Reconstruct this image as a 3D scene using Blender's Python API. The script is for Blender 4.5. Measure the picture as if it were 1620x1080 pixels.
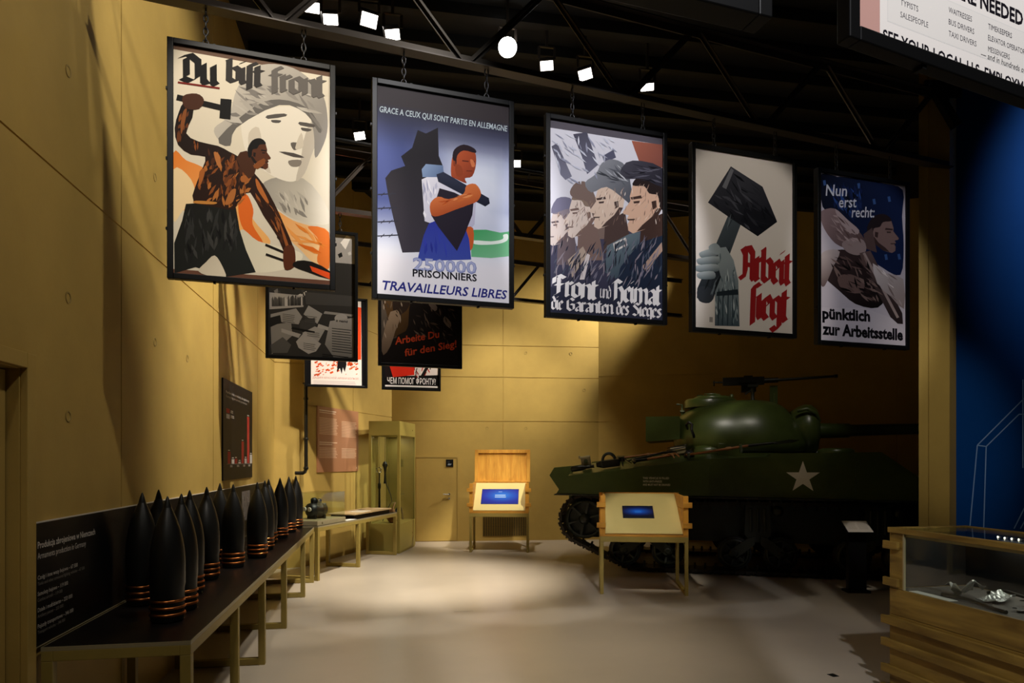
import bpy, math, random
from mathutils import Vector, Matrix
from mathutils.geometry import tessellate_polygon

# ------------------------------------------------------------------ clearing
for o in list(bpy.data.objects):
    bpy.data.objects.remove(o)
SC = bpy.context.scene
COL = SC.collection
R = math.radians
random.seed(7)

# ------------------------------------------------------------------ camera frame -> room frame
EYE = 1.75                 # eye height
FOC = 1080.0               # focal length in pixels of the 1620 px wide frame
HOR = 728.0                # horizon row
YAW = R(10.43)             # the lens looks this far to the right of the left wall's direction
CA, SA = math.cos(YAW), math.sin(YAW)


def C(X, Y, z=0.0):
    """point X m right of, Y m in front of the lens -> room coordinates (left wall runs along +y)"""
    return Vector((CA * X + SA * Y, -SA * X + CA * Y, z))


def F(px, py, z=0.0):
    Y = FOC * (EYE - z) / (py - HOR)
    return C((px - 810) / FOC * Y, Y, z)


def D(px, py, Y):
    return C((px - 810) / FOC * Y, Y, EYE + (HOR - py) * Y / FOC)


# ------------------------------------------------------------------ camera, world, exposure
cd = bpy.data.cameras.new('camera')
cam = bpy.data.objects.new('camera', cd)
COL.objects.link(cam)
cd.sensor_fit = 'HORIZONTAL'
cd.sensor_width = 36.0
cd.lens = 24.0
cd.shift_y = (HOR - 540.0) / 1620.0
cd.clip_start = 0.05
cd.clip_end = 100
cam.location = (0, 0, EYE)
cam.rotation_euler = (R(90), 0, -YAW)
SC.camera = cam
SC.view_settings.view_transform = 'Standard'
SC.view_settings.look = 'None'
SC.view_settings.gamma = 1.0
SC.view_settings.exposure = 0.0
SC.view_settings.use_curve_mapping = False
w = bpy.data.worlds.new('world')
SC.world = w
w.use_nodes = True
w.node_tree.nodes['Background'].inputs[0].default_value = (1.0, 0.85, 0.6, 1)
w.node_tree.nodes['Background'].inputs[1].default_value = 0.004


def spot(name, pos, tgt, watts, deg, blend=0.5, col=(1, 0.93, 0.82), size=0.05):
    l = bpy.data.lights.new(name, 'SPOT')
    l.energy = watts
    l.spot_size = R(deg)
    l.spot_blend = blend
    l.color = col
    l.shadow_soft_size = size
    o = bpy.data.objects.new(name, l)
    COL.objects.link(o)
    p, t = C(*pos), C(*tgt)
    o.location = p
    o.rotation_euler = (t - p).to_track_quat('-Z', 'Y').to_euler()
    return o


# theatre spots on the ceiling grid (positions in lens frame: right, forward, up)
WARM = (1.0, 0.92, 0.80)
COOL = (0.97, 0.96, 1.0)
spot('poster_spot', (-0.6, 0.6, 6.5), (-1.50, 4.28, 3.55), 700, 20, 0.25, WARM, 0.08)
spot('poster_spot', (0.5, 0.6, 6.5), (-0.45, 4.6, 3.5), 860, 20, 0.25, COOL, 0.08)
spot('poster_spot', (1.4, 0.9, 6.5), (0.70, 5.0, 3.45), 860, 19, 0.25, COOL, 0.08)
spot('poster_spot', (2.4, 1.4, 6.5), (1.85, 5.35, 3.35), 400, 19, 0.3, WARM, 0.08)
spot('poster_spot', (3.4, 2.0, 6.5), (2.95, 5.75, 3.3), 300, 19, 0.3, COOL, 0.08)
# wash on the left wall
spot('wall_spot', (0.2, 7.4, 6.3), (-3.3, 7.3, 2.6), 1080, 54, 0.9, WARM, 0.08)
spot('wall_spot', (0.9, 2.6, 6.3), (-2.6, 4.2, 3.2), 230, 62, 0.9, WARM, 0.10)
spot('wall_spot', (0.6, 4.6, 6.35), (-2.9, 5.5, 4.6), 460, 52, 0.8, WARM, 0.06)
spot('wall_spot', (-0.6, 9.0, 6.3), (-3.6, 9.8, 2.0), 450, 50, 0.9, WARM, 0.1)
spot('wall_spot', (-1.2, 8.6, 6.4), (-3.5, 11.2, 2.4), 1000, 36, 0.8, WARM, 0.08)
spot('wall_spot', (-0.6, -0.6, 6.2), (-1.7, 4.0, 0.9), 210, 22, 0.9, WARM, 0.15)
# slanted wall and showcase
spot('wall_spot', (1.5, 10.5, 6.4), (-3.0, 12.2, 1.6), 1300, 34, 0.8, WARM, 0.1)
# back wall
spot('wall_spot', (4.2, 14.05, 6.2), (-0.9, 15.0, 3.4), 1650, 54, 0.9, WARM, 0.1)
spot('wall_spot', (-0.3, 12.2, 6.6), (-0.1, 14.9, 1.6), 800, 58, 0.9, WARM, 0.1)
# floor pools
spot('floor_spot', (-0.5, 8.8, 6.5), (-1.3, 10.1, 0), 3200, 44, 0.9, WARM, 0.12)
spot('floor_spot', (-0.2, 6.0, 6.5), (-0.5, 6.4, 0), 800, 60, 0.9, WARM, 0.15)
spot('floor_spot', (2.6, 6.2, 6.5), (2.4, 7.2, 0), 40, 56, 0.9, WARM, 0.15)
spot('tank_spot', (1.9, 7.6, 6.7), (3.0, 11.2, 2.4), 480, 24, 0.9, WARM, 0.12)
spot('tank_spot', (4.0, 7.6, 6.7), (4.3, 10.8, 2.3), 180, 26, 0.9, WARM, 0.12)
spot('tank_spot', (0.6, 9.4, 6.6), (1.4, 11.6, 1.7), 260, 26, 0.9, WARM, 0.08)
spot('kiosk_spot', (0.6, 5.4, 6.6), (1.8, 9.3, 1.0), 900, 13, 0.6, WARM, 0.1)
spot('kiosk_spot', (1.6, 9.6, 6.6), (-0.25, 13.3, 1.4), 2000, 17, 0.7, WARM, 0.1)
spot('caption_spot', (3.4, 6.0, 6.5), (4.6, 9.0, 0.85), 300, 4, 0.5, WARM, 0.05)
spot('blue_spot', (5.4, 3.6, 6.6), (5.5, 6.2, 4.3), 650, 42, 1.0, COOL, 0.1)
spot('poster_spot', (1.2, -0.9, 5.6), (1.3, 1.7, 3.0), 900, 40, 0.5, COOL, 0.1)
spot('crate_spot', (1.5, 2.8, 6.2), (3.2, 4.4, 0.8), 75, 30, 0.9, WARM, 0.1)
spot('column_spot', (2.6, 1.6, 6.5), (3.8, 6.0, 2.2), 450, 16, 0.9, WARM, 0.1)


# ------------------------------------------------------------------ materials
def lin(c):
    """'#rrggbb' or 0-255 triple -> linear rgb"""
    if isinstance(c, str):
        c = [int(c[i:i + 2], 16) for i in (1, 3, 5)]
    out = []
    for v in c:
        v = v / 255.0
        out.append(v / 12.92 if v <= 0.04045 else ((v + 0.055) / 1.055) ** 2.4)
    return tuple(out)


def mat(name, col, rough=0.6, metal=0.0, spec=0.5, noise=None, bump=None, emit=None, coat=0.0):
    """noise=(scale, amount) mottles the colour; bump=(scale, strength, distance)"""
    m = bpy.data.materials.new(name)
    m.use_nodes = True
    nt = m.node_tree
    b = nt.nodes['Principled BSDF']
    c = lin(col)
    b.inputs['Base Color'].default_value = (*c, 1)
    b.inputs['Roughness'].default_value = rough
    b.inputs['Metallic'].default_value = metal
    b.inputs['Specular IOR Level'].default_value = spec
    b.inputs['Coat Weight'].default_value = coat
    if emit:
        b.inputs['Emission Color'].default_value = (*lin(emit[0]), 1)
        b.inputs['Emission Strength'].default_value = emit[1]
    if noise or bump:
        tc = nt.nodes.new('ShaderNodeTexCoord')
    if noise:
        n = nt.nodes.new('ShaderNodeTexNoise')
        n.inputs['Scale'].default_value = noise[0]
        n.inputs['Detail'].default_value = 6
        n.inputs['Roughness'].default_value = 0.6
        nt.links.new(tc.outputs['Object'], n.inputs['Vector'])
        r = nt.nodes.new('ShaderNodeMapRange')
        r.inputs['From Min'].default_value = 0.3
        r.inputs['From Max'].default_value = 0.7
        r.inputs['To Min'].default_value = 1 - noise[1]
        r.inputs['To Max'].default_value = 1 + noise[1]
        nt.links.new(n.outputs['Fac'], r.inputs['Value'])
        mx = nt.nodes.new('ShaderNodeVectorMath')
        mx.operation = 'SCALE'
        mx.inputs[0].default_value = c
        nt.links.new(r.outputs[0], mx.inputs['Scale'])
        nt.links.new(mx.outputs[0], b.inputs['Base Color'])
    if bump:
        n2 = nt.nodes.new('ShaderNodeTexNoise')
        n2.inputs['Scale'].default_value = bump[0]
        n2.inputs['Detail'].default_value = 4
        nt.links.new(tc.outputs['Object'], n2.inputs['Vector'])
        bp = nt.nodes.new('ShaderNodeBump')
        bp.inputs['Strength'].default_value = bump[1]
        bp.inputs['Distance'].default_value = bump[2]
        nt.links.new(n2.outputs['Fac'], bp.inputs['Height'])
        nt.links.new(bp.outputs[0], b.inputs['Normal'])
    return m


def wood(name, c1, c2, scale=(2, 22, 22), rough=0.55):
    m = mat(name, c1, rough, spec=0.35)
    nt = m.node_tree
    b = nt.nodes['Principled BSDF']
    tc = nt.nodes.new('ShaderNodeTexCoord')
    mp = nt.nodes.new('ShaderNodeMapping')
    mp.inputs['Scale'].default_value = scale
    n = nt.nodes.new('ShaderNodeTexNoise')
    n.inputs['Scale'].default_value = 1.5
    n.inputs['Detail'].default_value = 7
    n.inputs['Distortion'].default_value = 0.8
    cr = nt.nodes.new('ShaderNodeValToRGB')
    cr.color_ramp.elements[0].position = 0.3
    cr.color_ramp.elements[0].color = (*lin(c2), 1)
    cr.color_ramp.elements[1].position = 0.68
    cr.color_ramp.elements[1].color = (*lin(c1), 1)
    nt.links.new(tc.outputs['Object'], mp.inputs[0])
    nt.links.new(mp.outputs[0], n.inputs['Vector'])
    nt.links.new(n.outputs['Fac'], cr.inputs[0])
    nt.links.new(cr.outputs[0], b.inputs['Base Color'])
    bp = nt.nodes.new('ShaderNodeBump')
    bp.inputs['Strength'].default_value = 0.25
    bp.inputs['Distance'].default_value = 0.004
    nt.links.new(n.outputs['Fac'], bp.inputs['Height'])
    nt.links.new(bp.outputs[0], b.inputs['Normal'])
    return m


def glass(name, tint=(0.93, 0.96, 0.93), refl=0.08):
    m = bpy.data.materials.new(name)
    m.use_nodes = True
    nt = m.node_tree
    nt.nodes.clear()
    out = nt.nodes.new('ShaderNodeOutputMaterial')
    t = nt.nodes.new('ShaderNodeBsdfTransparent')
    t.inputs[0].default_value = (*tint, 1)
    g = nt.nodes.new('ShaderNodeBsdfGlossy')
    g.inputs['Roughness'].default_value = 0.02
    f = nt.nodes.new('ShaderNodeLayerWeight')
    pw = nt.nodes.new('ShaderNodeMath')
    pw.operation = 'POWER'
    pw.inputs[1].default_value = 4.0
    nt.links.new(f.outputs['Facing'], pw.inputs[0])
    ma = nt.nodes.new('ShaderNodeMath')
    ma.operation = 'MULTIPLY_ADD'
    ma.inputs[1].default_value = 0.5
    ma.inputs[2].default_value = 0.02
    nt.links.new(pw.outputs[0], ma.inputs[0])
    mx = nt.nodes.new('ShaderNodeMixShader')
    nt.links.new(ma.outputs[0], mx.inputs[0])
    nt.links.new(t.outputs[0], mx.inputs[1])
    nt.links.new(g.outputs[0], mx.inputs[2])
    nt.links.new(mx.outputs[0], out.inputs[0])
    return m


def printed(name, rough=0.5, spec=0.08):
    """ink on a board: the colour of each shape of the print is stored with the shape"""
    m = bpy.data.materials.new(name)
    m.use_nodes = True
    nt = m.node_tree
    b = nt.nodes['Principled BSDF']
    a = nt.nodes.new('ShaderNodeAttribute')
    a.attribute_name = 'Col'
    nt.links.new(a.outputs['Color'], b.inputs['Base Color'])
    b.inputs['Roughness'].default_value = rough
    b.inputs['Specular IOR Level'].default_value = spec
    return m


M = {}
M['wall'] = mat('mustard_concrete', '#b89a50', 0.62, spec=0.3, noise=(1.3, 0.10), bump=(60, 0.15, 0.004))
M['plug'] = mat('mustard_plug', '#a38a49', 0.6, noise=(30, 0.15))
M['walldark'] = mat('mustard_side', '#7d6526', 0.6, noise=(1.5, 0.08))
M['floor'] = mat('polished_concrete', '#b4a896', 0.30, spec=0.45, noise=(0.9, 0.07))
M['ceil'] = mat('black_deck', '#060607', 0.8)
M['black'] = mat('black_paint', '#0a0a0b', 0.45)
M['frame'] = mat('black_aluminium', '#090909', 0.42, spec=0.18)
M['steel'] = mat('dark_truss_steel', '#3d3631', 0.38, metal=0.3, spec=0.5)
M['bolt'] = mat('bright_bolt', '#8a8a8a', 0.35, metal=1)
M['chain'] = mat('chain_steel', '#3b3b3d', 0.35, metal=0.9)
M['olive'] = mat('olive_yellow_paint', '#94803e', 0.5, spec=0.4, noise=(6, 0.06))
M['olivecase'] = mat('olive_case_paint', '#97873f', 0.5, spec=0.4)
M['top'] = mat('dark_brown_top', '#0d0907', 0.40, spec=0.3, noise=(5, 0.25))
M['edge'] = mat('grey_edge', '#938766', 0.5)
M['shell'] = mat('shell_black', '#131310', 0.42, metal=0.2, spec=0.45)
M['copper'] = mat('copper_band', '#b8703c', 0.28, metal=1.0)
M['panelblack'] = mat('panel_black', '#08080a', 0.5, spec=0.2, noise=(8, 0.25))
M['print'] = printed('print_ink')
M['printmatte'] = printed('print_ink_matte', 0.6, 0.2)
M['white'] = mat('white_edge', '#cfc8b8', 0.5)
M['pine'] = wood('pine_crate', '#dca23c', '#bf8228', (9, 9, 0.8))
M['pineh'] = wood('pine_crate_boards', '#d29836', '#aa7020', (0.9, 9, 9))
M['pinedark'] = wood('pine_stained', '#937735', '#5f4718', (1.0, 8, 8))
M['cream'] = mat('cream_panel', '#cbba78', 0.45, noise=(2, 0.04))
M['glass'] = glass('clear_glass')
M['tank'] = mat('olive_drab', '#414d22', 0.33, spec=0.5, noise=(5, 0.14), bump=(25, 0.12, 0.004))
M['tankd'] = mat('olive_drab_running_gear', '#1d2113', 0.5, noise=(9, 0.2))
M['track'] = mat('track_steel', '#332d26', 0.3, metal=0.8, noise=(20, 0.3))
M['rubber'] = mat('tyre_rubber', '#141413', 0.7)
M['toolwood'] = wood('tool_handle', '#a9703c', '#7a4a22', (3, 30, 30))
M['toolsteel'] = mat('tool_steel', '#26251f', 0.4, metal=0.7)
M['starwhite'] = mat('star_white', '#c9c2ae', 0.6)
M['leather'] = mat('leather_strap', '#96693a', 0.6)
M['lens'] = mat('lamp_lens', '#ffffff', 0.3, emit=('#fffaf2', 9.0))
M['lenshot'] = mat('lamp_lens_hot', '#ffffff', 0.3, emit=('#fffdf8', 30.0))
M['lens_dim'] = mat('lamp_strip', '#ffffff', 0.3, emit=('#ffedd0', 3.0))
M['lampbody'] = mat('lamp_body', '#2e2622', 0.5)
M['pipe'] = mat('black_pipe', '#15140f', 0.35, spec=0.6)
M['terracotta'] = mat('terracotta_board', '#b07a55', 0.45)
M['blue'] = mat('blue_wall_print', '#003f84', 0.7, spec=0.1, noise=(1.2, 0.08))
M['chrome'] = mat('chrome', '#bdbab0', 0.2, metal=1)
M['led'] = mat('led_dot', '#ffffff', 0.3, emit=('#fff6e0', 12.0))
M['cloth'] = mat('grey_case_floor', '#55504a', 0.8, noise=(40, 0.2))
M['foil'] = mat('torn_aluminium', '#a8aaa6', 0.32, metal=0.85, noise=(25, 0.25))
M['paper'] = mat('white_card', '#d9d6cd', 0.6)
M['canvas'] = mat('brown_canvas', '#8a5a34', 0.8, noise=(20, 0.2))
M['vent'] = mat('dark_grille', '#2a2414', 0.6)
M['tablet'] = mat('tablet_sand', '#b59a6e', 0.45)

# ------------------------------------------------------------------ mesh builder
class MB:
    def __init__(s):
        s.v, s.f, s.m, s.sm, s.c = [], [], [], [], []
        s.xf = Matrix.Identity(4)
        s.mi = 0

    def add(s, vs, fs, smooth=False, cols=None):
        b = len(s.v)
        s.v += [s.xf @ Vector(p) for p in vs]
        for k, f in enumerate(fs):
            s.f.append([b + i for i in f])
            s.m.append(s.mi)
            s.sm.append(smooth)
        return s

    def box(s, x0, y0, z0, x1, y1, z1):
        x0, x1 = min(x0, x1), max(x0, x1)
        y0, y1 = min(y0, y1), max(y0, y1)
        z0, z1 = min(z0, z1), max(z0, z1)
        return s.add([(x0, y0, z0), (x1, y0, z0), (x1, y1, z0), (x0, y1, z0), (x0, y0, z1), (x1, y0, z1), (x1, y1, z1), (x0, y1, z1)],
                     [(0, 3, 2, 1), (4, 5, 6, 7), (0, 1, 5, 4), (1, 2, 6, 5), (2, 3, 7, 6), (3, 0, 4, 7)])

    def bar(s, p, q, w, h, up=(0, 0, 1)):
        """box of section w (sideways) x h (along up) from p to q"""
        p, q, up = Vector(p), Vector(q), Vector(up)
        d = (q - p).normalized()
        if abs(d.dot(up)) > 0.98:
            up = Vector((0, 1, 0))
        a = d.cross(up).normalized() * (w / 2)
        b = a.cross(d).normalized() * (h / 2)
        vs = [p - a - b, p + a - b, p + a + b, p - a + b, q - a - b, q + a - b, q + a + b, q - a + b]
        return s.add(vs, [(0, 3, 2, 1), (4, 5, 6, 7), (0, 1, 5, 4), (1, 2, 6, 5), (2, 3, 7, 6), (3, 0, 4, 7)])

    def tube(s, pts, r, n=8, closed=False, caps=True):
        pts = [Vector(p) for p in pts]
        N = len(pts)
        rs = r if isinstance(r, (list, tuple)) else [r] * N
        vs, fs = [], []
        ref = None
        for i, p in enumerate(pts):
            if closed:
                d = pts[(i + 1) % N] - pts[i - 1]
            else:
                d = pts[min(i + 1, N - 1)] - pts[max(i - 1, 0)]
            d.normalize()
            if ref is None:
                ref = Vector((0, 0, 1)) if abs(d.z) < 0.9 else Vector((1, 0, 0))
            a = (ref - d * ref.dot(d)).normalized()
            ref = a
            b = d.cross(a)
            for k in range(n):
                t = 2 * math.pi * k / n
                vs.append(p + (a * math.cos(t) + b * math.sin(t)) * rs[i])
        M_ = N if closed else N - 1
        for i in range(M_):
            j = (i + 1) % N
            for k in range(n):
                l = (k + 1) % n
                fs.append((i * n + k, i * n + l, j * n + l, j * n + k))
        s.add(vs, fs, True)
        if caps and not closed:
            s.add(vs[:n][::-1], [tuple(range(n))])
            s.add(vs[-n:], [tuple(range(n))])
        return s

    def lathe(s, prof, n=24, axis='z', c=(0, 0, 0), sharp=False, caps=True):
        """prof: (radius, height) from bottom to top"""
        vs, fs = [], []
        for r, h in prof:
            for k in range(n):
                t = 2 * math.pi * k / n
                x, y = r * math.cos(t), r * math.sin(t)
                p = {'z': (x, y, h), 'y': (x, h, -y), 'x': (h, x, y)}[axis]
                vs.append((p[0] + c[0], p[1] + c[1], p[2] + c[2]))
        for i in range(len(prof) - 1):
            for k in range(n):
                l = (k + 1) % n
                fs.append((i * n + k, i * n + l, (i + 1) * n + l, (i + 1) * n + k))
        if sharp:
            for i in range(len(prof) - 1):
                s.add(vs[i * n:(i + 2) * n], [(k, (k + 1) % n, n + (k + 1) % n, n + k) for k in range(n)], True)
        else:
            s.add(vs, fs, True)
        if caps and prof[0][0] > 1e-4:
            s.add(vs[:n][::-1], [tuple(range(n))])
        if caps and prof[-1][0] > 1e-4:
            s.add(vs[-n:], [tuple(range(n))])
        return s

    def prism(s, poly, a, b, plane='xz'):
        """2d outline extruded from a to b along the missing axis"""
        def P(u, v, t):
            return {'xz': (u, t, v), 'xy': (u, v, t), 'yz': (t, u, v)}[plane]
        n = len(poly)
        lo = [P(u, v, a) for u, v in poly]
        hi = [P(u, v, b) for u, v in poly]
        tris = tessellate_polygon([[Vector((u, v, 0)) for u, v in poly]])
        s.add(lo, [tuple(t) for t in tris])
        s.add(hi, [tuple(t)[::-1] for t in tris])
        s.add(lo + hi, [(i, (i + 1) % n, n + (i + 1) % n, n + i) for i in range(n)])
        return s

    def build(s, name, mats, parent=None, bevel=0.0, loc=None, rot=0.0):
        me = bpy.data.meshes.new(name)
        me.from_pydata([tuple(v) for v in s.v], [], s.f)
        for m in (mats if isinstance(mats, (list, tuple)) else [mats]):
            me.materials.append(m)
        me.polygons.foreach_set('material_index', s.m)
        me.polygons.foreach_set('use_smooth', s.sm)
        # outward normals
        import bmesh
        bm = bmesh.new()
        bm.from_mesh(me)
        bmesh.ops.recalc_face_normals(bm, faces=bm.faces)
        bm.to_mesh(me)
        bm.free()
        me.update()
        o = bpy.data.objects.new(name, me)
        COL.objects.link(o)
        if parent is not None:
            o.parent = parent
        if loc is not None:
            o.location = loc
            o.rotation_euler = (0, 0, rot)
        if bevel:
            b = o.modifiers.new('bevel', 'BEVEL')
            b.width = bevel
            b.segments = 2
            b.limit_method = 'ANGLE'
            b.angle_limit = R(40)
        return o


def tag(o, label=None, cat=None, group=None, kind=None):
    if label:
        o['label'] = label
    if cat:
        o['category'] = cat
    if group:
        o['group'] = group
    if kind:
        o['kind'] = kind
    return o


def thing(name, label, cat, loc=(0, 0, 0), rot=0.0, group=None):
    o = bpy.data.objects.new(name, None)
    o.empty_display_size = 0.1
    COL.objects.link(o)
    o.location = loc
    o.rotation_euler = (0, 0, rot) if not isinstance(rot, (tuple, list)) else rot
    return tag(o, label, cat, group)


def dup(root, loc, rot, label=None):
    r = root.copy()
    COL.objects.link(r)
    r.location = loc
    r.rotation_euler = (0, 0, rot)
    if label:
        r['label'] = label
    for ch in list(root.children):
        c = ch.copy()
        COL.objects.link(c)
        c.parent = r
        for g in list(ch.children):
            d = g.copy()
            COL.objects.link(d)
            d.parent = c
    return r


# ------------------------------------------------------------------ printed artwork
_TEXT = {}


def text_mesh(body, bold=0.0):
    """triangles of a line of sans lettering at size 1, baseline at 0: (verts, tris, x0, x1)"""
    key = (body, bold)
    if key not in _TEXT:
        cu = bpy.data.curves.new('t', 'FONT')
        cu.body = body
        cu.size = 1.0
        cu.offset = bold
        cu.resolution_u = 2
        ob = bpy.data.objects.new('t', cu)
        COL.objects.link(ob)
        bpy.context.view_layer.update()
        dg = bpy.context.evaluated_depsgraph_get()
        me = bpy.data.meshes.new_from_object(ob.evaluated_get(dg))
        vs = [(v.co.x, v.co.y) for v in me.vertices]
        me.calc_loop_triangles()
        ts = [tuple(t.vertices) for t in me.loop_triangles]
        bpy.data.objects.remove(ob)
        bpy.data.curves.remove(cu)
        bpy.data.meshes.remove(me)
        xs = [v[0] for v in vs] or [0, 1]
        _TEXT[key] = (vs, ts, min(xs), max(xs))
    return _TEXT[key]


# broad-pen letters: polylines on a body with x-height 1
PEN = {
    'u': (.78, [[(0, 1), (0, .14), (.14, 0), (.55, .16)], [(.55, 1), (.55, .12), (.7, 0)]]),
    'n': (.78, [[(-.06, .93), (0, 1), (0, .0)], [(0, .82), (.4, 1), (.55, .84), (.55, .1), (.68, 0)]]),
    'm': (1.3, [[(-.06, .93), (0, 1), (0, 0)], [(0, .82), (.38, 1), (.52, .84), (.52, 0)], [(.52, .82), (.9, 1), (1.05, .84), (1.05, .1), (1.18, 0)]]),
    'i': (.34, [[(-.08, .92), (0, 1), (0, .14), (.14, 0)], [(-.02, 1.32), (.08, 1.42)]]),
    'r': (.5, [[(-.06, .93), (0, 1), (0, .06), (.1, 0)], [(0, .8), (.22, 1), (.4, .88)]]),
    't': (.5, [[(.06, 1.3), (.06, .14), (.2, 0), (.36, .1)], [(-.12, .98), (.34, .98)]]),
    's': (.66, [[(.5, .86), (.26, 1), (.04, .8), (.48, .32), (.26, 0), (0, .14)]]),
    'l': (.5, [[(.1, -.28), (.1, 1.28), (.28, 1.45), (.46, 1.34)]]),
    'f': (.56, [[(.1, -.2), (.1, 1.28), (.28, 1.45), (.46, 1.34)], [(-.1, .95), (.4, .95)]]),
    'e': (.62, [[(.5, .16), (.22, 0), (0, .16), (0, .82), (.26, 1), (.48, .76), (.05, .46)]]),
    'o': (.76, [[(0, .84), (0, .16), (.28, 0), (.56, .16), (.56, .84), (.28, 1), (0, .84)]]),
    'a': (.76, [[(.04, .88), (.3, 1), (.52, .84), (.52, .12), (.66, 0)], [(.52, .54), (.14, .44), (0, .18), (.2, 0), (.52, .2)]]),
    'd': (.76, [[(.56, .8), (.56, .16), (.28, 0), (0, .16), (0, .84), (.3, 1), (.56, .84), (.12, 1.42)]]),
    'b': (.76, [[(-.04, 1.42), (0, 1.36), (0, .14), (.28, 0), (.56, .16), (.56, .84), (.3, 1), (0, .8)]]),
    'g': (.76, [[(.52, .86), (.24, 1), (0, .84), (0, .22), (.22, .06), (.52, .24)], [(.52, 1), (.52, -.26), (.26, -.46), (0, -.3)]]),
    'h': (.76, [[(0, 1.42), (0, 0)], [(0, .8), (.36, 1), (.55, .8), (.55, .06), (.36, -.26)]]),
    'D': (1.15, [[(.22, 1.2), (.22, .25)], [(-.06, 1.22), (.4, 1.4), (.86, 1.12), (.86, .3), (.46, 0), (0, .12)]]),
    'F': (.95, [[(.3, 1.3), (.3, .15), (.04, 0)], [(-.06, 1.2), (.3, 1.4), (.74, 1.24)], [(.06, .72), (.6, .76)], [(-.06, 1.2), (-.06, .8)]]),
    'H': (1.05, [[(.16, 1.35), (.16, .1), (.02, 0)], [(.16, .74), (.56, .96), (.78, .7), (.78, .06), (.56, -.26)], [(-.1, 1.16), (.2, 1.42), (.66, 1.24)]]),
    'G': (1.1, [[(.84, 1.16), (.5, 1.4), (.1, 1.12), (.1, .26), (.46, 0), (.84, .2), (.84, .68), (.48, .74)]]),
    'S': (1.0, [[(.8, 1.2), (.42, 1.4), (.1, 1.1), (.7, .66), (.76, .26), (.42, 0), (.02, .16)]]),
    'A': (1.1, [[(-.06, .12), (.14, 0), (.26, .3), (.26, 1.1), (.06, 1.32)], [(.06, 1.3), (.5, 1.4), (.78, 1.14), (.78, .12), (.94, 0)], [(.26, .62), (.78, .62)]]),
    ' ': (.4, []),
}


def hull(p, q, n):
    """the quad or hexagon a flat nib n sweeps from p to q"""
    pts = [(p[0] - n[0], p[1] - n[1]), (p[0] + n[0], p[1] + n[1]), (q[0] - n[0], q[1] - n[1]), (q[0] + n[0], q[1] + n[1])]
    pts = sorted(set(pts))
    def half(it):
        h = []
        for a in it:
            while len(h) > 1 and (h[-1][0] - h[-2][0]) * (a[1] - h[-2][1]) - (h[-1][1] - h[-2][1]) * (a[0] - h[-2][0]) <= 1e-9:
                h.pop()
            h.append(a)
        return h
    lo, up = half(pts), half(pts[::-1])
    return lo[:-1] + up[:-1]


def catmull(p, k=5):
    n, out = len(p), []
    for i in range(n):
        a, b, c, d = p[i - 1], p[i], p[(i + 1) % n], p[(i + 2) % n]
        for j in range(k):
            t = j / k
            out.append(tuple(0.5 * (2 * b[m] + (c[m] - a[m]) * t + (2 * a[m] - 5 * b[m] + 4 * c[m] - d[m]) * t * t + (3 * b[m] - a[m] - 3 * c[m] + d[m]) * t ** 3) for m in (0, 1)))
    return out


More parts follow.
